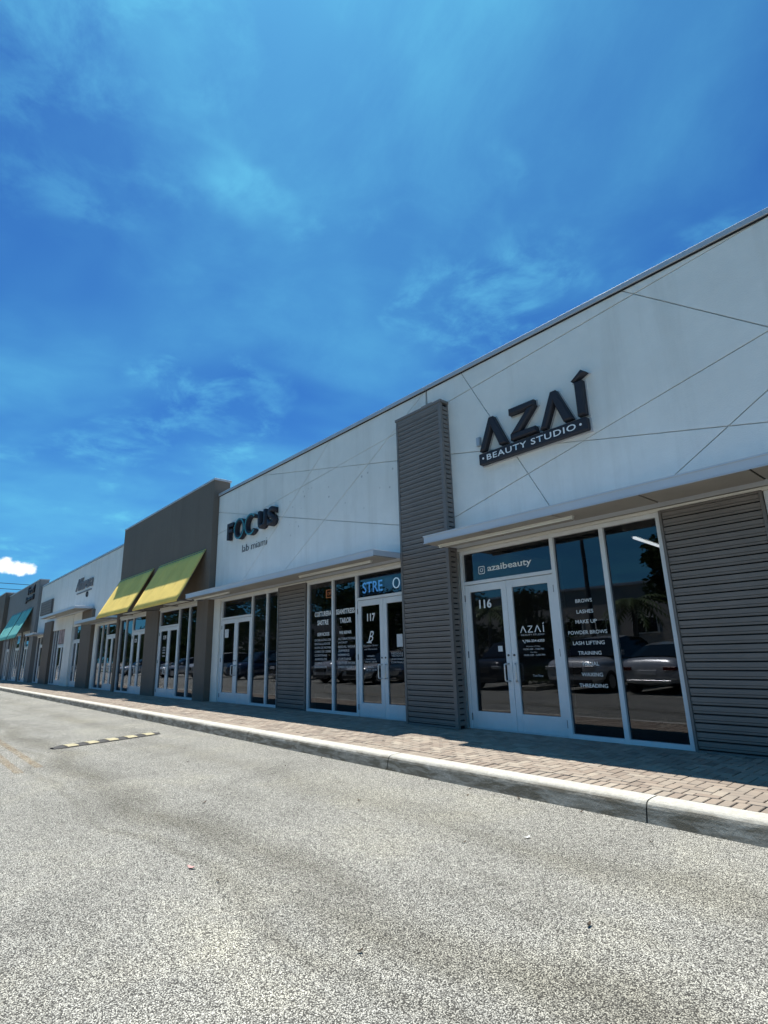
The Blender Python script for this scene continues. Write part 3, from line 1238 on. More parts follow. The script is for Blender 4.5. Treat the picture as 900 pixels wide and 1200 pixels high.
# ================================================================== second white building
B4 = thing('shop_building', 'long white stucco shopfront beyond the brown building, with script sign and two canopies', 'building', (-32, 0, 0), 'connected shop buildings in one row')
shell(B4, -40.3, -23.31, 6.0, 'stucco')
MB().box(-40.28, -23.31, -0.022, 0.26, 2.97, 5.93).build('parapet_wall', 'groove', B4)
L4 = [((-36.4, 3), (-36.4, 6)), ((-32.0, 3.2), (-24, 5.4)), ((-36, 3.8), (-28, 5.9))]
wall_panels(B4, (-40.28, -23.32, 2.97, 5.915), [((-36.4, 3), (-36.4, 6)), ((-30.0, 3), (-30.0, 6))], 'stucco')
MB().box(-40.28, -23.32, -0.085, 0.30, 5.925, 6.0).build('coping', 'coping', B4)
canopy(B4, -35.1, -27.5, 3.60, 0.86)
canopy(B4, -27.2, -23.75, 2.872, 0.86)
canopy(B4, -40.0, -37.6, 2.872, 0.7)
SC_ = storefront(B4, -26.78, -23.76, (-25.3, -23.76), [-26.0], SF, detail=False)
for a, b, y_ in ((-23.75, -23.32, -.04), (-27.2, -26.8, -.02)):
    MB().box(a, b, y_, 0.25, 0.10, 2.97).build('pier_wall', 'stucco', B4)
for a, b, h_ in ((-37.55, -35.62, 3.55), (-29.05, -27.25, 3.58)):
    MB().box(a, b, -0.16, 0.2, 0.15, h_).build('dark_column', 'brown', B4)
MB().box(-32.5, -31.05, -0.10, 0.2, 0.15, 3.58).build('white_column', 'stucco', B4)
SD = storefront(B4, -35.60, -32.52, (-34.4, -32.52), [-35.0], SF, ztop=3.52, zdoor=2.15, transom=False, detail=False)
MB().box(-34.3, -32.6, SF - 0.03, SF - 0.01, 2.24, 3.45).build('window_poster', 'poster', B4)
SE = storefront(B4, -31.04, -29.07, (-31.04, -29.6), [], SF, ztop=3.52, detail=False)
SF5 = storefront(B4, -40.1, -37.57, (-39.2, -37.57), [], SF, detail=False)
slat_panel(B4, -39.3, -36.4, 4.05, 4.85, -0.13, 0.13, name='louvre_panel')
MB().box(-39.32, -36.38, -0.11, -0.051, 4.03, 4.87).build('louvre_box', 'slat_trim', B4)

# ================================================================== grey building with teal awnings
B5 = thing('shop_building', 'grey stucco building with teal awnings near the far end of the row', 'building', (-46, 0, 0), 'connected shop buildings in one row')
shell(B5, -52.2, -40.31, 6.45, 'grey_stucco', para=0.3)
m = MB()
m.box(-52.2, -40.31, -0.22, 0.28, 3.35, 6.40)
for a, b in ((-52.2, -51.1), (-49.0, -48.3), (-44.7, -44.3), (-41.6, -40.31)):
    m.box(a, b, -0.22, 0.28, 0.10, 3.349)
m.build('front_wall', 'grey_stucco', B5)
MB().box(-52.23, -40.28, -0.25, 0.31, 6.40, 6.46).build('coping', 'coping', B5)
storefront(B5, -44.29, -41.61, (-43.2, -41.61), [], -0.12, ztop=3.2, detail=False)
storefront(B5, -48.29, -44.71, (-46.8, -45.2), [-47.5], -0.12, ztop=3.2, detail=False)
storefront(B5, -51.09, -49.01, (-50.5, -49.01), [], -0.12, ztop=3.2, detail=False)

B6 = thing('shop_building', 'last shop building with dark tower and white wall at the far left end', 'building', (-62, 0, 0), 'connected shop buildings in one row')
shell(B6, -78, -52.25, 6.0, 'stucco')
MB().box(-57.5, -52.25, -0.5, 0.3, 0.15, 6.72).build('tower', 'brown', B6)
MB().box(-57.53, -52.22, -0.53, 0.33, 6.72, 6.79).build('tower_coping', 'coping', B6)
MB().box(-78, -57.5, -0.05, 0.28, 0.10, 6.0).build('front_wall', 'stucco', B6)
for k in range(4):
    MB().box(-77 + k * 4.9, -73.6 + k * 4.9, -0.09, -0.055, 0.2, 2.8).build('window', 'glass', B6)


# ------------------------------------------------------------------ awnings
def awning(x0, x1, zt, yb, yw, zb, mat, label, group):
    a = thing('awning', label, 'awning', ((x0 + x1) / 2, yw, zb), group)
    nx, ns = 14, 8
    vs, fs = [], []
    for j in range(ns + 1):
        for i in range(nx + 1):
            u, v = i / nx, j / ns
            sag = 0.006 * math.sin(math.pi * v) * (0.6 + 0.4 * math.sin(i * 1.7 + j * .6))
            vs.append((x0 + (x1 - x0) * u, yw - 0.01 + (yb - yw) * v + sag * 0.5, zt + (zb - zt) * v - sag))
    for j in range(ns):
        for i in range(nx):
            q = j * (nx + 1) + i
            fs.append((q, q + 1, q + nx + 2, q + nx + 1))
    mb = MB()
    mb.add(vs, fs)
    o = mb.build('fabric', mat, a, smooth=True)
    md = o.modifiers.new('thickness', 'SOLIDIFY')
    md.thickness = 0.012
    f = MB()
    r = 0.018
    f.tube([(x0 + .02, yb + .02, zb - .012), (x1 - .02, yb + .02, zb - .012)], r, 6)
    f.tube([(x0 + .02, yw - .03, zt - .05), (x1 - .02, yw - .03, zt - .05)], r, 6)
    for xx in (x0 + .03, (x0 + x1) / 2, x1 - .03):
        f.tube([(xx, yw - .03, zt - .06), (xx, yb + .03, zb - .0)], r, 6)
        f.tube([(xx, yw, zb + .02), (xx, yb + .03, zb + .0)], r, 6)
    f.build('frame', 'slat_trim', a)
    for q in range(1, 4):
        xs = x0 + (x1 - x0) * q / 4
        sm_ = MB()
        sm_.add([(xs - .012, yw - .012, zt + .006), (xs + .012, yw - .012, zt + .006), (xs + .012, yb - .006, zb + .004), (xs - .012, yb - .006, zb + .004)], [(0, 1, 2, 3)])
        sm_.build('seam', mat, a).modifiers.new('t', 'SOLIDIFY').thickness = 0.008
    e = MB()
    e.add([(x0, yb, zb), (x1, yb, zb), (x1, yb, zb - .025), (x0, yb, zb - .025), (x0, yb + .006, zb), (x1, yb + .006, zb), (x1, yb + .006, zb - .025), (x0, yb + .006, zb - .025)],
          [(0, 1, 2, 3), (4, 5, 6, 7), (0, 1, 5, 4), (3, 2, 6, 7), (0, 3, 7, 4), (1, 2, 6, 5)])
    e.build('valance', mat, a)
    return a


awning(-18.97, -15.20, 4.38, -0.99, -0.22, 2.86, 'yellow_fabric', 'yellow canvas awning on the brown wall, nearer one, over the wider dark window', 'yellow awnings')
awning(-23.28, -19.48, 4.38, -0.99, -0.22, 2.88, 'yellow_fabric', 'yellow canvas awning on the brown wall, farther one, beside the white wall with script sign', 'yellow awnings')
awning(-45.0, -41.5, 4.80, -0.99, -0.22, 2.90, 'teal_fabric', 'teal canvas awning on the grey wall, nearer one, below the black sign', 'teal awnings')
awning(-49.6, -45.3, 4.80, -0.99, -0.22, 2.90, 'teal_fabric', 'teal canvas awning on the grey wall, farther one, next to the dark tower', 'teal awnings')


# ------------------------------------------------------------------ light fixtures
def tube_light(x0, x1, y, z, label):
    t_ = thing('tube_light', label, 'light fixture', ((x0 + x1) / 2, y, z), 'slim white light fixtures under the canopies')
    MB().box(x0, x1, y - 0.03, y + 0.03, z - 0.018, z - .001).build('housing', 'tube', t_, bevel=0.003)
    mb = MB()
    mb.tube([(x0 + .03, y, z - 0.030), (x1 - .03, y, z - 0.030)], 0.013, 8)
    mb.build('tube', 'tube', t_, smooth=True)
    for xx in (x0 + .01, x1 - .03):
        MB().box(xx, xx + .02, y - 0.018, y + 0.018, z - 0.046, z - .0185).build('end_cap', 'tube', t_)
    return t_


tube_light(-5.62, -3.35, -0.62, 2.868, 'slim white tube fixture under the canopy of the beauty studio')
tube_light(-9.55, -7.25, -0.62, 2.868, 'slim white tube fixture under the canopy above the tailor windows')
tube_light(-14.85, -12.75, -0.62, 2.868, 'slim white tube fixture at the left end of the canopy under the FOCUS sign')
for x0, x1, l in ((-18.2, -16.0, 'white strip fixture over the right dark window of the brown building'), (-22.4, -20.2, 'white strip fixture over the left dark window of the brown building')):
    t_ = thing('strip_light', l, 'light fixture', ((x0 + x1) / 2, -0.25, 2.95), 'white strip lights on the brown wall')
    MB().box(x0, x1, -0.285, -0.221, 2.955, 3.005).build('housing', 'tube', t_, bevel=0.004)
    MB().box(x0 + .02, x1 - .02, -0.28, -0.225, 2.944, 2.954).build('diffuser', 'tube', t_)
tube_light(-34.9, -32.6, -0.62, 3.595, 'slim white tube fixture under the high canopy of the farther white building')

# ------------------------------------------------------------------ signs
AZ = thing('wall_sign', 'large black dimensional AZAI beauty studio sign on the white wall', 'sign', (-4.2, -0.1, 4.1))


def stroke_letter(polys, name='letter'):
    mb = MB()
    bk = MB()
    for q in polys:
        if area(q) < 0:
            q = q[::-1]
        mb.prism(q, -0.175, -0.075, 0.022)
        bk.prism(inset(q, -0.012), -0.074, -0.052)
    o = mb.build(name, 'sign_black', AZ)
    bk.build('backer', 'sign_side', o)
    return o


zb, zt = 4.335, 4.85


def lam(xl, xa, xr, w):
    # a bar-less A: left leg and right leg, outlines meeting at the apex
    return [[(xl, zb), (xl + w * .85, zb), (xa + w * .15, zt - .13), (xa + w * .10, zt), (xa - w * .35, zt)],
            [(xa - w * .30, zt + .001), (xa + w * .35, zt + .001), (xr, zb), (xr - w * 1.15, zb), (xa - w * .18, zt - .13)]]


stroke_letter(lam(-5.07, -4.81, -4.54, 0.125))
stroke_letter([[(-4.47, 4.85), (-4.02, 4.85), (-4.02, 4.755), (-4.19, 4.745), (-4.47, 4.745)],
               [(-4.145, 4.75), (-4.0, 4.755), (-4.31, 4.43), (-4.47, 4.43)],
               [(-4.47, 4.435), (-4.03, 4.435), (-4.01, 4.335), (-4.47, 4.335)]])
stroke_letter(lam(-3.96, -3.70, -3.44, 0.125))
stroke_letter([[(-3.365, 4.84), (-3.245, 4.84), (-3.245, 4.335), (-3.365, 4.335)], [(-3.41, 4.875), (-3.33, 4.865), (-3.17, 4.93), (-3.25, 4.995)]])
bd = MB()
bd.box(-5.075, -3.235, -0.185, -0.085, 4.105, 4.285)
bdo = bd.build('sign_board', 'sign_black', AZ, bevel=0.012)
MB().box(-5.085, -3.225, -0.084, -0.052, 4.095, 4.295).build('backer', 'sign_side', bdo)
text_mesh('board_lettering', 'BEAUTY STUDIO', 'white_vinyl', -4.155, 4.147, -0.188, 1.52, 0.093, 0.0, 'CENTER', 0.012, bdo, spacing=1.12)
for xx in (-4.985, -3.325):
    mb = MB()
    mb.tube([(xx, -0.1865, 4.195), (xx, -0.190, 4.195)], 0.018, 12)
    mb.build('dot', 'white_vinyl', bdo)
eb = thing('junction_box', 'small grey electrical box on the wall left of the beauty studio sign', 'box', (-5.13, -0.05, 4.5))
MB().box(-5.165, -5.095, -0.105, -0.051, 4.47, 4.62).build('box_body', 'coping', eb, bevel=0.004)
MB().box(-5.158, -5.102, -0.112, -0.106, 4.478, 4.612).build('cover', 'coping', eb)

FO = thing('wall_sign', 'black and teal FOCUS lab miami letters on the white wall', 'sign', (-12.7, -0.1, 4.0))


def ring(cx, cz, rx, rz, a0, a1, w, y0, y1, name, mat, seg=40, par=FO):
    mb = MB()
    vs, fs = [], []
    nn = seg
    for i in range(nn + 1):
        a = R(a0 + (a1 - a0) * i / nn)
        c, s = math.cos(a), math.sin(a)
        for (k_, y_) in ((1, y0), (0, y0), (0, y1), (1, y1)):
            vs.append((cx + c * (rx - w * (1 - k_)), y_, cz + s * (rz - w * (1 - k_))))
    for i in range(nn):
        for k_ in range(4):
            a = i * 4 + k_
            b = i * 4 + (k_ + 1) % 4
            fs.append((a, b, b + 4, a + 4))
    fs += [(0, 1, 2, 3), (nn * 4 + 3, nn * 4 + 2, nn * 4 + 1, nn * 4)]
    mb.add(vs, fs)
    return mb.build(name, mat, par)


fm = MB()
fm.box(-13.96, -13.85, -0.185, -0.06, 4.42, 4.88)
fm.box(-13.849, -13.61, -0.185, -0.06, 4.785, 4.88)
fm.box(-13.849, -13.66, -0.185, -0.06, 4.62, 4.70)
fm.build('letter', 'sign_black', FO)
lo = ring(-13.25, 4.63, 0.28, 0.285, 0, 360, 0.085, -0.185, -0.06, 'letter', 'sign_black')
ring(-13.25, 4.63, 0.282, 0.287, 0, 360, 0.04, -0.192, -0.186, 'teal_ring', 'teal', par=lo)
lc = ring(-12.62, 4.63, 0.30, 0.285, 42, 318, 0.085, -0.185, -0.06, 'letter', 'sign_black')
ring(-12.62, 4.63, 0.302, 0.287, 42, 318, 0.04, -0.192, -0.186, 'teal_ring', 'teal', par=lc)
text_mesh('letter', 'U', 'sign_black', -12.04, 4.40, -0.06, 0.40, 0.48, 0.12, 'CENTER', 0.045, FO)
text_mesh('letter', 'S', 'sign_black', -11.58, 4.39, -0.06, 0.36, 0.49, 0.12, 'CENTER', 0.045, FO)
text_mesh('lettering', 'lab miami', 'sign_black', -12.6, 3.99, -0.06, 1.30, 0.19, 0.008, 'CENTER', -0.022, FO)

S4 = thing('wall_sign', 'dark script sign with an underline on the farther white building', 'sign', (-29.7, -0.1, 4.5))
text_mesh('lettering', 'Alfarera', 'far_sign', -29.65, 4.72, -0.06, 3.1, 0.60, 0.06, 'CENTER', 0.0, S4, shear=0.3)
MB().box(-31.0, -28.3, -0.09, -0.051, 4.56, 4.61).build('underline', 'far_sign', S4)
ring(-29.0, 4.40, 0.17, 0.13, 0, 360, 0.05, -0.09, -0.052, 'emblem', 'sign_black', 20, S4)
S5 = thing('wall_sign', 'two lines of black letters on the grey building above the teal awnings', 'sign', (-42.9, -0.25, 5.2))
text_mesh('lettering', 'Tool', 'sign_black', -42.9, 5.75, -0.23, 2.4, 0.50, 0.08, 'CENTER', 0.03, S5)
text_mesh('lettering', 'Jewel', 'sign_black', -43.0, 5.22, -0.23, 2.8, 0.40, 0.08, 'CENTER', 0.03, S5)

# ------------------------------------------------------------------ window lettering
GY = SF - 0.003


def vin(s, x, z, w, h, parent, bold=0.0, mat='white_vinyl', align='CENTER', dy=0.0, **k):
    return text_mesh('lettering', s, mat, x, z, GY - dy, w, h, 0.0, align, bold, parent, **k)


tr = S116['transom']
vin('azaibeauty', -4.84, 2.435, 0.80, 0.125, tr, 0.018)
# camera glyph before the handle name
ic = MB()
cx, cz, s_ = -5.355, 2.497, 0.062


def rrect(cx, cz, h, r, n_=5):
    pts = []
    for (sx, sz, a0) in ((1, 1, 0), (-1, 1, 90), (-1, -1, 180), (1, -1, 270)):
        for i in range(n_ + 1):
            a = R(a0 + 90 * i / n_)
            pts.append((cx + sx * (h - r) + r * math.cos(a), cz + sz * (h - r) + r * math.sin(a)))
    return pts


def band(mb, A, B, y):
    n_ = len(A)
    mb.add([(x_, y, z_) for x_, z_ in A] + [(x_, y, z_) for x_, z_ in B], [(i, (i + 1) % n_, (i + 1) % n_ + n_, i + n_) for i in range(n_)])


band(ic, rrect(cx, cz, s_, .022), rrect(cx, cz, s_ - .012, .014), GY)
cA = [(cx + .031 * math.cos(R(a)), cz + .031 * math.sin(R(a))) for a in range(0, 360, 20)]
cB = [(cx + .020 * math.cos(R(a)), cz + .020 * math.sin(R(a))) for a in range(0, 360, 20)]
band(ic, cA, cB, GY)
ic.box(cx + .028, cx + .038, GY - .0005, GY, cz + .030, cz + .040)
ic.build('camera_icon', 'white_vinyl', tr)

dl, gl, ga, gb = S116['doors'][0]
DY = 0.008
vin('116', -5.325, 1.905, 0.235, 0.135, dl, 0.03, dy=DY)
dr = S116['doors'][1][0]


def flat(polys, parent, mat='white_vinyl', y=GY - DY, name='lettering'):
    mb = MB()
    for q in polys:
        mb.add([(a, y, b) for a, b in q], [tuple(range(len(q)))])
    return mb.build(name, mat, parent)


def seg(a, b, w):
    d_ = Vector((b[0] - a[0], b[1] - a[1])).normalized()
    n_ = Vector((-d_.y, d_.x)) * w / 2
    return [(a[0] + n_.x, a[1] + n_.y), (a[0] - n_.x, a[1] - n_.y), (b[0] - n_.x, b[1] - n_.y), (b[0] + n_.x, b[1] + n_.y)]


zb_, zt_ = 1.505, 1.60
flat([seg((-4.725, zb_), (-4.680, zt_), .013), seg((-4.680, zt_), (-4.632, zb_), .015),
      seg((-4.600, zt_ - .006), (-4.520, zt_ - .006), .012), seg((-4.525, zt_ - .008), (-4.600, zb_ + .008), .013), seg((-4.603, zb_ + .006), (-4.518, zb_ + .006), .012),
      seg((-4.488, zb_), (-4.443, zt_), .013), seg((-4.443, zt_), (-4.395, zb_), .015),
      seg((-4.345, zb_), (-4.345, zt_), .014), seg((-4.352, zt_ + .012), (-4.332, zt_ + .035), .013)], dr)
vin('·BEAUTY STUDIO·', -4.53, 1.462, 0.40, 0.024, dr, 0.0, 'grey_vinyl', dy=DY)
vin('786-334-6353', -4.505, 1.372, 0.315, 0.036, dr, 0.02, dy=DY)
flat([seg((-4.70, 1.405), (-4.685, 1.378), .014), seg((-4.69, 1.385), (-4.672, 1.367), .008), seg((-4.68, 1.374), (-4.662, 1.362), .014)], dr)
vin('Monday a Friday', -4.535, 1.302, 0.23, 0.022, dr, 0.0, 'grey_vinyl', dy=DY)
vin('10:30 AM - 7:00 PM', -4.535, 1.265, 0.33, 0.024, dr, 0.01, 'grey_vinyl', dy=DY)
vin('Sunday', -4.535, 1.222, 0.11, 0.022, dr, 0.0, 'grey_vinyl', dy=DY)
vin('10:00 AM - 6:00 PM', -4.53, 1.185, 0.34, 0.024, dr, 0.01, 'grey_vinyl', dy=DY)
vin('Text Now', -4.50, 0.905, 0.165, 0.030, dr, 0.0, 'grey_vinyl', dy=DY)
pan = S116['panes'][0][0]
for s, z, w in (('BROWS', 1.855, .235), ('LASHES', 1.715, .235), ('MAKE UP', 1.585, .30), ('POWDER BROWS', 1.447, .545), ('LASH LIFTING', 1.312, .44), ('TRAINING', 1.185, .32), ('FACIAL', 1.052, .225), ('WAXING', 0.918, .29), ('THREADING', 0.782, .385)):
    vin(s, -3.705, z, w, 0.047, pan, 0.008)
st = MB().box(-5.125, -5.045, 0.004, 0.0055, 1.255, 1.335).build('door_sticker', 'paper', dl)

# tailor unit
t117 = S117['transom']
d117, g117, _, _ = S117['doors'][0]
e117 = S117['doors'][1][0]
vin('117', -8.06, 1.875, 0.235, 0.145, d117, 0.03, dy=DY)
vin('B', -8.075, 1.49, 0.17, 0.20, d117, 0.0, shear=0.45, dy=DY)
flat([seg((-8.20, 1.485), (-8.06, 1.475), .018)], d117)
vin('Boutique Sewer', -8.09, 1.405, 0.44, 0.040, d117, -0.004, 'grey_vinyl', shear=0.4, dy=DY)
vin('and Alterations', -8.09, 1.345, 0.38, 0.032, d117, -0.004, 'grey_vinyl', shear=0.4, dy=DY)
for s, z, w in (('HORARIO', 1.22, .22), ('Lunes a Viernes', 1.165, .27), ('9:00 AM - 6:00 PM', 1.115, .33), ('Sabado', 1.025, .16), ('9:00 AM - 3:00 PM', .97, .31)):
    vin(s, -8.09, z, w, 0.028, d117, 0.01, 'grey_vinyl', dy=DY)
for s, z, w in (('NOVIAS', 1.255, .30), ('VESTIDOS', 1.215, .3), ('UNIFORMES', 1.155, .34), ('CORTINAS', 1.10, .33)):
    vin(s, -7.36, z, w, 0.032, e117, 0.01, 'grey_vinyl', dy=DY)
MB().box(-7.33, -7.18, 0.004, 0.0055, 1.38, 1.60).build('door_notice', 'paper', e117)
pa, pb = S117['panes'][0][0], S117['panes'][1][0]
vin('COSTURERA', -9.655, 2.07, .60, .105, pa, 0.03)
vin('SASTRE', -9.655, 1.89, .40, .105, pa, 0.03)
vin('SERVICIOS', -9.64, 1.665, .43, .07, pa, 0.02)
vin('SEAMSTRESS', -8.88, 2.07, .62, .105, pb, 0.03)
vin('TAILOR', -8.87, 1.89, .38, .105, pb, 0.03)
vin('WE REPAIR', -8.88, 1.675, .40, .06, pb, 0.02)
zz_ = 1.56
for a, b in (('DOBLADILLOS', 'ALTERATIONS'), ('ENTALLADOS', 'JACKET'), ('ROPA DE NOVIA', 'BRIDAL WEAR'), ('CAMBIO DE CIERRE', 'ZIPPERS'), ('CORTINAS', 'HEMMING'), ('ARREGLOS', 'CURTAINS'), ('CUERO', 'LEATHER WORK'), ('BORDADOS', 'EMBROIDERY')):
    vin(a, -9.95, zz_, min(.58, .055 * len(a)), .045, pa, 0.012, 'grey_vinyl', 'LEFT')
    vin(b, -9.12, zz_, min(.56, .052 * len(b)), .045, pb, 0.012, 'grey_vinyl', 'LEFT')
    zz_ -= 0.078
vin('118', -14.1, 1.9, .18, .12, S118['doors'][0][0], 0.02, 'grey_vinyl', dy=DY)
MB().box(-14.2, -13.98, 0.004, 0.0055, 1.80, 2.02).build('door_notice', 'paper', S118['doors'][0][0])
for dd, s, xx in ((SA['doors'][0][0], '119', -18.25), (SB['doors'][0][0], '120', -21.1)):
    text_mesh('lettering', s, 'white_vinyl', xx, 1.9, -0.135, .26, .13, 0, 'CENTER', .02, dd)
for zz_ in (1.62, 1.54, 1.46, 1.36):
    text_mesh('lettering', 'OPEN', 'grey_vinyl', -18.25, zz_, -0.135, .25, .05, 0, 'CENTER', .02, SA['doors'][0][0])

# ceiling tube inside the beauty studio, seen through the last pane
ct = thing('ceiling_tube', 'pale ceiling tube light inside the beauty studio, seen through the rightmost pane', 'light fixture', (-3.62, 2.1, 2.86))
MB().add([(-3.58, 1.42, 2.88), (-3.50, 1.42, 2.88), (-3.60, 2.85, 2.88), (-3.68, 2.85, 2.88), (-3.58, 1.42, 2.93), (-3.50, 1.42, 2.93), (-3.60, 2.85, 2.93), (-3.68, 2.85, 2.93)],
         [(0, 3, 2, 1), (4, 5, 6, 7), (0, 1, 5, 4), (1, 2, 6, 5), (2, 3, 7, 6), (3, 0, 4, 7)]).build('housing', 'tube', ct)
mb = MB()
mb.tube([(-3.54, 1.44, 2.86), (-3.64, 2.83, 2.86)], 0.018, 8)
mb.build('lit_tube', 'tube_lit', ct)
# lit signs just behind the glass
LS = thing('led_sign', 'blue lit LED sign reading STRE behind the glass above door 117', 'lit sign', (-7.7, 0.12, 2.40))
MB().box(-8.41, -7.02, 0.10, 0.14, 2.395, 2.70).build('sign_panel', 'led_panel', LS)
MB().box(-7.72, -7.5, 0.094, 0.099, 2.43, 2.66).build('dim_segment', 'led_glow', LS)
text_mesh('lit_letters', 'STRE', 'led_blue', -8.08, 2.425, 0.093, 0.60, 0.215, 0.0, 'CENTER', 0.01, LS)
ring(-7.39, 2.53, 0.095, 0.10, 0, 360, 0.018, 0.085, 0.092, 'lit_letter', 'led_white', 24, LS)
fr = MB()
fr.box(-8.41, -7.02, 0.088, 0.099, 2.700, 2.708)
fr.box(-8.41, -7.02, 0.088, 0.099, 2.388, 2.394)
fr.build('lit_edge', 'led_glow', LS)
NS = thing('neon_sign', 'small orange lit sign hanging inside the upper left tailor window', 'lit sign', (-9.47, 0.12, 2.44))
fr = MB()
for a in (((-9.63, 2.46), (-9.31, 2.46)), ((-9.31, 2.46), (-9.31, 2.62)), ((-9.31, 2.62), (-9.63, 2.62)), ((-9.63, 2.62), (-9.63, 2.46))):
    fr.tube([(a[0][0], 0.11, a[0][1]), (a[1][0], 0.11, a[1][1])], 0.006, 6)
fr.build('neon_border', 'neon_orange', NS)
text_mesh('lit_letters', 'OPEN', 'neon_orange', -9.47, 2.505, 0.105, 0.22, 0.07, 0, 'CENTER', 0.0, NS)

# ------------------------------------------------------------------ speed bump and litter
SBP = thing('speed_bump', 'black and yellow rubber speed bump lying across the lane', 'speed bump', (-10.25, -3.82, 0))
A_, B_ = Vector((-10.06, -4.68, 0)), Vector((-10.47, -2.94, 0))
ax = (B_ - A_).normalized()
sd = Vector((ax.y, -ax.x, 0))
NSEG = 11
for i in range(NSEG):
    u0 = (B_ - A_).length * i / NSEG
    u1 = (B_ - A_).length * (i + 1) / NSEG
    mb = MB()
    w, h = 0.12, 0.034
    pr = [(-w, 0.0), (-w, 0.008), (-w * .55, h * .8), (-w * .2, h), (w * .2, h), (w * .55, h * .8), (w, 0.008), (w, 0.0)]
    k = len(pr)
    vs = []
    for u in (u0 + .003, u1 - .003):
        s2 = 0.6 if (i == 0 and u == u0 + .003) or (i == NSEG - 1 and u == u1 - .003) else 1.0
        for a, b in pr:
            vs.append(A_ + ax * u + sd * a * s2 + Vector((0, 0, b * s2 + 0.001)))
    mb.add(vs, [tuple(range(k)), tuple(range(2 * k - 1, k - 1, -1))] + [(j, j + k, (j + 1) % k + k, (j + 1) % k) for j in range(k)])
    mb.build('rubber_segment', 'rubber', SBP)
    if i % 2 == 1:
        mb = MB()
        vs = []
        for a, b, off in ((-w * .9, 0.016, -.03), (-w * .55, h * .8 + .003, -.02), (-w * .2, h + .003, 0), (w * .2, h + .003, .0), (w * .55, h * .8 + .003, .02), (w * .9, 0.016, .03)):
            for u in (u0 + .0 + off, u1 + .0 + off):
                vs.append(A_ + ax * u + sd * a + Vector((0, 0, b + 0.001)))
        mb.add(vs, [(2 * j, 2 * j + 1, 2 * j + 3, 2 * j + 2) for j in range(5)])
        mb.build('yellow_stripe', 'yellow', SBP)


def leaf(x, y, s, mat, rot):
    mb = MB()
    pts = []
    nn = 8
    for i in range(nn):
        a = 2 * math.pi * i / nn
        rx, ry = s * math.cos(a), s * 0.42 * math.sin(a) * (1 + 0.2 * math.cos(a))
        pts.append((x + rx * math.cos(rot) - ry * math.sin(rot), y + rx * math.sin(rot) + ry * math.cos(rot), 0.007 + 0.011 * (rx / s) ** 2 + random.random() * .003))
    pts.append((x, y, 0.006))
    mb.add(pts, [(i, (i + 1) % nn, nn) for i in range(nn)])
    o = mb.build('fallen_leaf', mat, None, origin=(x, y, 0.0))
    md = o.modifiers.new('thickness', 'SOLIDIFY')
    md.thickness = 0.0015
    return o


for (x_, y_) in ((-0.95, -3.05), (-1.9, -2.75), (-3.6, -2.62), (-2.8, -3.6), (-1.62, -4.08), (-0.72, -4.22), (-5.2, -4.4), (-4.2, -3.4), (-0.25, -4.75), (-7.3, -3.7), (-3.4, -5.1), (-8.4, -3.3), (-1.05, -4.72), (-6.1, -3.0), (-2.2, -5.0), (-0.35, -3.3)):
    tag(leaf(x_, y_, random.uniform(.012, .024), 'dry_leaf', random.uniform(0, 3)), 'tiny dry brown leaf lying on the grey asphalt', 'leaf', 'dry leaves scattered on the asphalt')
tag(leaf(-3.72, -5.13, .03, 'pink', .4), 'pink paper scrap lying on the asphalt left of the middle', 'litter').name = 'paper_scrap'
tag(leaf(-2.55, -3.23, .026, 'white_scrap', 1.0), 'white paper scrap on the asphalt, farther from the camera, near the kerb joint', 'litter').name = 'paper_scrap'
tag(leaf(-1.15, -2.45, .03, 'white_scrap', 0.2), 'white curled scrap on the asphalt against the kerb at the right', 'litter').name = 'paper_scrap'
for q, (x_, y_) in enumerate(((-4.3, -2.40), (-3.75, -2.41), (-6.2, -2.41), (-2.6, -2.41), (-3.2, -2.40))):
    tag(leaf(x_, y_, random.uniform(.014, .024), 'dry_leaf', random.uniform(0, 3)), 'tiny dry leaf caught against the foot of the kerb', 'leaf', 'dry leaves along the kerb')

# ------------------------------------------------------------------ power lines
for z0, z1, lab in ((14.38, 14.0, 'upper thin black power line over the far end of the row'), (13.45, 13.1, 'lower thin black power line over the far end of the row')):
    mb = MB()
    pts = []
    for i in range(13):
        u = i / 12
        pts.append((-110, -30 + 70 * u, z0 + (z1 - z0) * (u - .5) * 4 - 0.6 * (1 - (2 * u - 1) ** 2) + 0.6))
    mb.tube(pts, 0.05, 5)
    tag(mb.build('power_line', 'cable', None, origin=(-110, 5, z0)), lab, 'power line')


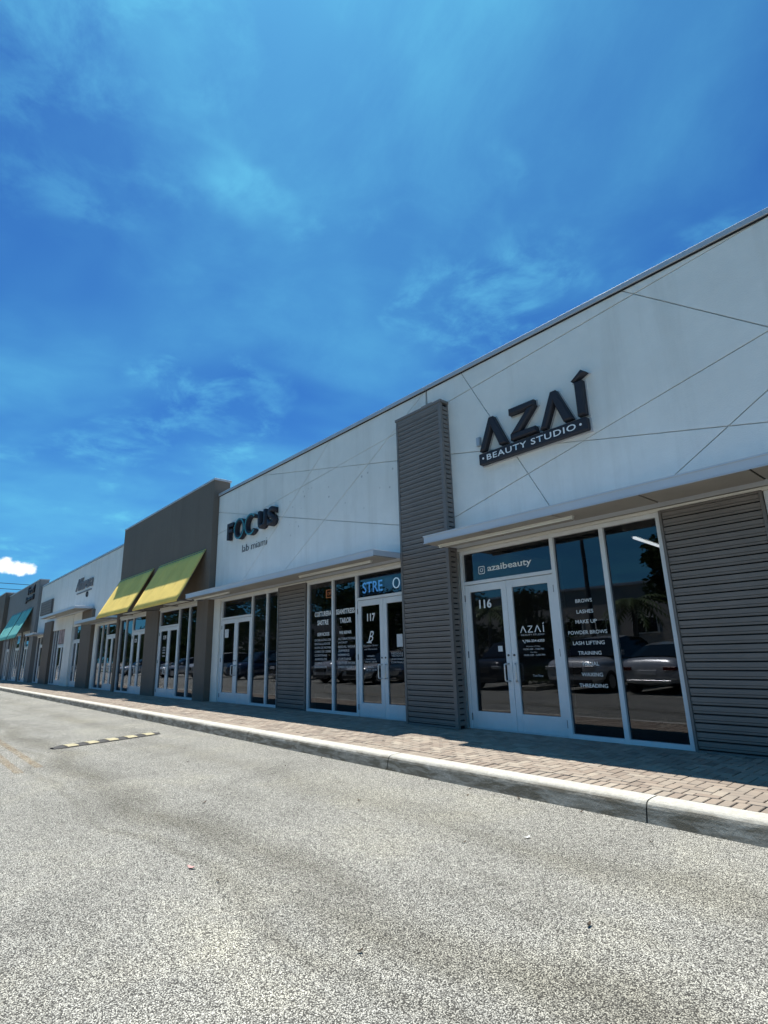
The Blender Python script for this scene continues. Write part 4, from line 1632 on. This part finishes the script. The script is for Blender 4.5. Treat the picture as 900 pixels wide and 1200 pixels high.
# ------------------------------------------------------------------ across the lane: parked cars
def car(x, yfront, paintcol, kind, facing, label, scale=0.95):
    """facing -1: nose towards the shops (+Y); +1: tail towards the shops"""
    c = thing('parked_car', label, 'car', (x, yfront - 2.0, 0), 'cars parked across the lane')
    m, t, b = new_mat('car_paint')
    b.inputs['Base Color'].default_value = (*paintcol, 1)
    b.inputs['Metallic'].default_value = 0.35
    b.inputs['Roughness'].default_value = 0.28
    b.inputs['Coat Weight'].default_value = 0.8
    suv = kind == 'suv'
    Ln = 4.6 if suv else 4.7
    # stations from nose (0) to tail: s, hood/deck z, half width, lower z
    if suv:
        st = [(0.0, .55, .70, .30), (.06, .95, .82, .22), (.25, 1.03, .90, .20), (1.2, 1.08, .93, .20), (2.4, 1.10, .94, .20), (3.6, 1.12, .93, .20), (4.3, 1.10, .90, .24), (4.55, 1.02, .84, .30), (4.6, .70, .76, .36)]
        roof = [(1.15, 1.08, .84), (1.85, 1.62, .72), (2.6, 1.70, .72), (3.8, 1.66, .70), (4.25, 1.52, .68), (4.5, 1.10, .80)]
    else:
        st = [(0.0, .48, .66, .28), (.08, .72, .80, .20), (.35, .82, .88, .18), (1.3, .92, .91, .18), (2.4, .94, .92, .18), (3.7, 1.00, .91, .18), (4.35, 1.04, .86, .22), (4.62, 1.0, .80, .28), (4.7, .66, .74, .34)]
        roof = [(1.25, .92, .78), (2.05, 1.38, .60), (2.7, 1.44, .60), (3.35, 1.36, .58), (4.15, 1.03, .72)]

    def P(s, w, z):
        yy = -s if facing == -1 else s - Ln
        xx = w if facing == -1 else -w
        return (x + xx * scale, yfront + yy * scale, z * scale)

    mb = MB()
    K = 12
    vs = []
    for s, h, w, lo_ in st:
        mid = (h + lo_) / 2
        half = [(w * .80, lo_), (w * .97, lo_ + (h - lo_) * .25), (w, lo_ + (h - lo_) * .5), (w * .98, lo_ + (h - lo_) * .78), (w * .90, h * .985), (w * .55, h + .015)]
        for a, z in half:
            vs.append(P(s, a, z))
        for a, z in reversed(half):
            vs.append(P(s, -a, z))
    fs = []
    for i in range(len(st) - 1):
        for k in range(K):
            fs.append((i * K + k, i * K + (k + 1) % K, (i + 1) * K + (k + 1) % K, (i + 1) * K + k))
    fs += [tuple(range(K)), tuple((len(st) - 1) * K + k for k in range(K))]
    mb.add(vs, fs)
    bo = mb.build('body', m, c, smooth=True)
    md = bo.modifiers.new('s', 'SUBSURF')
    md.levels = md.render_levels = 1
    gb_ = MB()
    vs = []
    for (s, z, w) in roof:
        base = .90 if suv else .88
        zbase = (1.06 if suv else .92)
        vs += [P(s, base, zbase - .03) if 0 < roof.index((s, z, w)) < len(roof) - 1 else P(s, w, z - .02), P(s, w, z), P(s, w * .6, z + .035), P(s, -w * .6, z + .035), P(s, -w, z), P(s, -base, zbase - .03) if 0 < roof.index((s, z, w)) < len(roof) - 1 else P(s, -w, z - .02)]
    K2 = 6
    fs = []
    mats = []
    for i in range(len(roof) - 1):
        for k in range(K2 - 1):
            fs.append((i * K2 + k, i * K2 + k + 1, (i + 1) * K2 + k + 1, (i + 1) * K2 + k))
            side = k in (0, 4)
            ends = i in (0, len(roof) - 2)
            mats.append(1 if (side or ends) else 0)
    gb_.add(vs, fs)
    go = gb_.build('cabin', m, c, smooth=False)
    go.data.materials.append(MT['car_glass'])
    for pgn, mi in zip(go.data.polygons, mats):
        pgn.material_index = mi
    # wheels
    for s in (0.85, Ln - 0.92):
        for sx in (1, -1):
            wv = MB()
            a, b2 = P(s, sx * .92, .33), P(s, sx * .70, .33)
            wv.tube([b2, a], .33 * scale, 20)
            w_ = wv.build('wheel', 'rubber', c)
            rm = MB()
            o1 = Vector(a) + Vector(((Vector(a) - Vector(b2)).normalized() * .006))
            rm.tube([a, o1], .21 * scale, 14)
            rm.build('rim', 'steel', w_)
    # lights, grille, plate, mirrors
    fz = .74 if suv else .62

    def slab(s0, s1, w0, w1, z0, z1, name, mat_):
        q = MB()
        vs_ = [P(s0, w0, z0), P(s0, w1, z0), P(s1, w1, z0), P(s1, w0, z0), P(s0, w0, z1), P(s0, w1, z1), P(s1, w1, z1), P(s1, w0, z1)]
        q.add(vs_, [(0, 1, 2, 3), (4, 5, 6, 7), (0, 1, 5, 4), (1, 2, 6, 5), (2, 3, 7, 6), (3, 0, 4, 7)])
        return q.build(name, mat_, c, bevel=0.01)
    for sx in (1, -1):
        slab(-.02, .20, sx * .50, sx * .82, fz - .03, fz + .07, 'headlight', 'steel')
        slab(Ln - .16, Ln + .02, sx * .45, sx * .80, fz + .06, fz + .16, 'tail_light', 'car_red')
        slab(1.45, 1.62, sx * .93, sx * 1.06, (1.12 if suv else .98), (1.26 if suv else 1.10), 'mirror', m)
    slab(-.03, .06, -.42, .42, fz - .18, fz + .03, 'grille', 'rubber')
    slab(-.03, .10, -.70, .70, .26, .40, 'bumper', 'rubber')
    slab(Ln - .06, Ln + .03, -.26, .26, fz - .06, fz + .07, 'number_plate', 'paper')
    slab(Ln - .06, Ln + .035, -.62, .62, .34, .42, 'rear_trim', 'steel')
    return c


MT['car_glass'] = paint('car_glass', (0.012, 0.014, 0.016), 0.05, 0.02)
MT['car_red'] = paint('tail_light_red', (0.09, 0.008, 0.008), 0.2)
silver, white, dark, navy = (0.55, 0.56, 0.58), (0.72, 0.72, 0.71), (0.03, 0.03, 0.035), (0.03, 0.05, 0.11)
car(-6.85, -8.65, silver, 'sedan', 1, 'silver sedan reversed towards the shops, mirrored in the rightmost beauty studio pane')
car(-9.0, -8.35, white, 'suv', -1, 'white crossover with its nose to the shops, mirrored behind the treatment list')
car(-12.3, -8.3, dark, 'suv', -1, 'black crossover mirrored in the left door leaf of the beauty studio')
car(-16.2, -8.7, navy, 'sedan', -1, 'navy sedan parked across the lane, second car beyond the planting island')
car(-19.6, -8.5, white, 'sedan', -1, 'white sedan mirrored low in the tailor windows')
car(-22.0, -8.5, silver, 'suv', -1, 'silver crossover mirrored in the tailor windows beside the white sedan')
car(-26.6, -8.6, dark, 'suv', 1, 'black crossover with its tail to the shops, across from unit with two blank windows')
car(-31.0, -8.4, navy, 'suv', -1, 'navy crossover across the lane from the FOCUS sign')
car(-37.0, -8.6, white, 'suv', -1, 'white crossover across the lane from the brown building')
car(-42.5, -8.5, silver, 'sedan', -1, 'silver sedan with its nose to the shops, farther along the opposite row')
car(-52.0, -8.5, white, 'sedan', -1, 'white sedan farthest along the opposite parking row')
car(-4.0, -8.8, (0.30, 0.02, 0.02), 'sedan', -1, 'dark red sedan parked nearest to the right across the lane')

# planting strip behind the parking bays
strip = MB()
strip.box(-80, 14, -18.5, -13.8, -0.05, 0.12)
structure(strip.build('planting_strip', 'grass'))
isl = MB().box(-11.25, -10.35, -13.2, -8.6, -0.05, 0.13)
structure(isl.build('planting_island', 'kerb'))


def leaf_cloud(centers, n, size, name, parent, mat='leafA'):
    mb = MB()
    tn = []
    for _ in range(n):
        cx_, cy_, cz_, r_ = random.choice(centers)
        u = Vector((random.gauss(0, 1), random.gauss(0, 1), random.gauss(0, 1))).normalized() * r_ * (random.random() ** .45)
        p_ = Vector((cx_, cy_, cz_)) + Vector((u.x, u.y, u.z * .8))
        a = Vector((random.gauss(0, 1), random.gauss(0, 1), random.gauss(0, .6))).normalized()
        b = a.orthogonal().normalized()
        s = size * random.uniform(.6, 1.4)
        mb.add([p_ - a * s, p_ - b * s * .5, p_ + a * s, p_ + b * s * .5], [(0, 1, 2, 3)])
        tn += [random.random()] * 4
    o = mb.build(name, mat, parent)
    at_ = o.data.attributes.new('tone', 'FLOAT', 'POINT')
    if len(o.data.vertices) == len(tn):
        at_.data.foreach_set('value', tn)
    return o


def tree(x, y, h, r_, label, seed, n=2600):
    random.seed(seed)
    t_ = thing('broadleaf_tree', label, 'tree', (x, y, 0.12), 'trees across the lane')
    mb = MB()
    mb.tube([(x, y, .1), (x + .05, y, h * .3), (x - .05, y + .05, h * .55), (x, y, h * .8)], [.16, .13, .10, .04], 8)
    cs = []
    for i in range(9):
        a = random.uniform(0, 6.28)
        d_ = random.uniform(.2, .75) * r_
        zc = h * random.uniform(.45, .9)
        cs.append((x + d_ * math.cos(a), y + d_ * math.sin(a), zc, r_ * random.uniform(.35, .6)))
        mb.tube([(x, y, h * random.uniform(.28, .5)), (x + d_ * .5 * math.cos(a), y + d_ * .5 * math.sin(a), zc * .85), (x + d_ * math.cos(a), y + d_ * math.sin(a), zc)], [.06, .04, .015], 5)
    mb.build('trunk', 'bark', t_)
    leaf_cloud(cs, n, .13, 'crown', t_)
    return t_


def palm(x, y, h, label, seed, fr_len=1.5):
    random.seed(seed)
    t_ = thing('palm_tree', label, 'palm tree', (x, y, .12), 'palms across the lane')
    mb = MB()
    mb.tube([(x, y, .1), (x + .04, y, h * .4), (x + .10, y, h * .75), (x + .12, y, h)], [.14, .11, .09, .08], 10)
    mb.build('trunk', 'bark', t_)
    top = Vector((x + .12, y, h))
    f = MB()
    tn = []
    for i in range(16):
        a = i * 2.399
        el = random.uniform(-.2, .9)
        prev = []
        for k in range(13):
            u = k / 12
            d_ = fr_len * u
            z_ = h + d_ * el * .8 - 1.0 * u * u * fr_len * .75
            prev.append(Vector((top.x + d_ * math.cos(a), top.y + d_ * math.sin(a), z_)))
        side = Vector((-math.sin(a), math.cos(a), 0))
        for k in range(1, 13):
            ll = .36 * math.sin(math.pi * min(1, .12 + k / 13))
            for s in (1, -1):
                p0 = prev[k - 1]
                p1 = prev[k]
                tip = p1 + side * s * ll + Vector((0, 0, -.14 * ll * 3)) + (p1 - p0) * .8
                f.add([p0, p1, tip], [(0, 1, 2)])
                tn += [random.random() * .8 + .2] * 3
    o = f.build('fronds', 'leafA', t_)
    at_ = o.data.attributes.new('tone', 'FLOAT', 'POINT')
    if len(o.data.vertices) == len(tn):
        at_.data.foreach_set('value', tn)
    return t_


palm(-9.75, -14.6, 3.0, 'short palm with drooping fronds, mirrored in the rightmost beauty studio pane', 3)
palm(-16.9, -14.8, 3.2, 'palm with a thin trunk mirrored in the left door leaf of the beauty studio', 5)
tree(-8.05, -16.4, 5.4, 1.75, 'dense dark tree mirrored at the right edge of the rightmost beauty studio pane', 11, 5200)
tree(-15.0, -16.2, 4.3, 1.7, 'rounded dark tree mirrored beside the right door leaf of the beauty studio', 12)
tree(-20.5, -16.5, 4.6, 2.0, 'first of the broad trees mirrored in the tailor windows', 13)
tree(-25.5, -16.4, 5.6, 2.3, 'tall broad tree mirrored above the cars in the tailor windows', 14)
tree(-30.5, -16.6, 6.4, 2.6, 'broad tree across the lane from the FOCUS sign', 15, 3200)
tree(-35.5, -16.2, 7.4, 2.9, 'tallest dense tree, mirrored in the dark windows of unit 118', 16, 3600)
tree(-41.0, -16.4, 7.0, 2.9, 'dense tree across the lane from the brown building', 17, 3200)
tree(-47.0, -16.4, 7.0, 2.9, 'dense tree across the lane from the yellow awnings', 18, 3000)
tree(-54.0, -16.4, 7.2, 3.0, 'dense tree across the lane, second from the far end', 19, 2800)
tree(-62.0, -16.4, 7.2, 3.0, 'dense tree across the lane at the far end', 20, 2600)
random.seed(77)
gm = leaf_cloud([(-16.5 - 1.5 * k, -19.4 + random.random(), random.uniform(.9, 2.6), 1.5) for k in range(44)], 15000, .17, 'distant_greenery', None)
gm['kind'] = 'stuff'
gf = leaf_cloud([(-58 - 2.6 * k, -23.0 + 2 * random.random(), random.uniform(1.0, 6.4), 2.6) for k in range(100)], 26000, .34, 'far_tree_belt', None)
gf['kind'] = 'stuff'
random.seed(99)
hb = thing('hedge', 'low dark hedge on the planting island between the parked cars', 'hedge', (-10.8, -11, .13))
leaf_cloud([(-10.8, -9.2 - k * .45, .45, .5) for k in range(9)], 1500, .05, 'foliage', hb)
lp = thing('lamp_post', 'dark lamp post standing in the planting strip across the lane', 'lamp post', (-11.4, -14.5, .12))
mb = MB()
mb.tube([(-11.4, -14.5, .1), (-11.4, -14.5, 7.0)], [.10, .07], 10)
mb.build('pole', 'pole', lp)
MB().box(-11.75, -11.05, -14.7, -14.3, 6.9, 7.05).build('lamp_head', 'pole', lp, bevel=.02)

OC = thing('low_building', 'long dull grey warehouse far across the lane behind the trees', 'building', (-62, -32, 0))
MB().box(-95, -32, -40, -27, 0, 5.6).build('wall', 'grey_stucco', OC)
MB().box(-95.1, -31.9, -40.1, -26.9, 5.6, 5.8).build('coping', 'coping', OC)
for xx in range(-92, -34, 5):
    MB().box(xx, xx + 2.4, -27.0, -26.93, 0.1, 2.6).build('door_panel', 'header' if xx % 2 else 'brown', OC)
OB = thing('low_building', 'beige two storey building beyond the parked cars, mirrored in the panes', 'building', (-18, -30, 0))
MB().box(-30, -9.5, -38, -26, 0, 4.9).build('wall', 'beige', OB)
MB().box(-30.15, -9.35, -38.1, -25.85, 4.9, 5.05).build('coping', 'coping', OB)
for xx in (-11.9, -14.2, -16.6, -18.9, -21.3, -23.7, -26.1, -28.4):
    w_ = MB().box(xx - .75, xx + .75, -25.99, -25.93, 2.0, 3.0).build('window', 'header', OB)
    MB().box(xx - .66, xx - .03, -25.925, -25.90, 2.08, 2.92).build('pane', 'car_glass', w_)
    MB().box(xx + .03, xx + .66, -25.925, -25.90, 2.08, 2.92).build('pane', 'car_glass', w_)
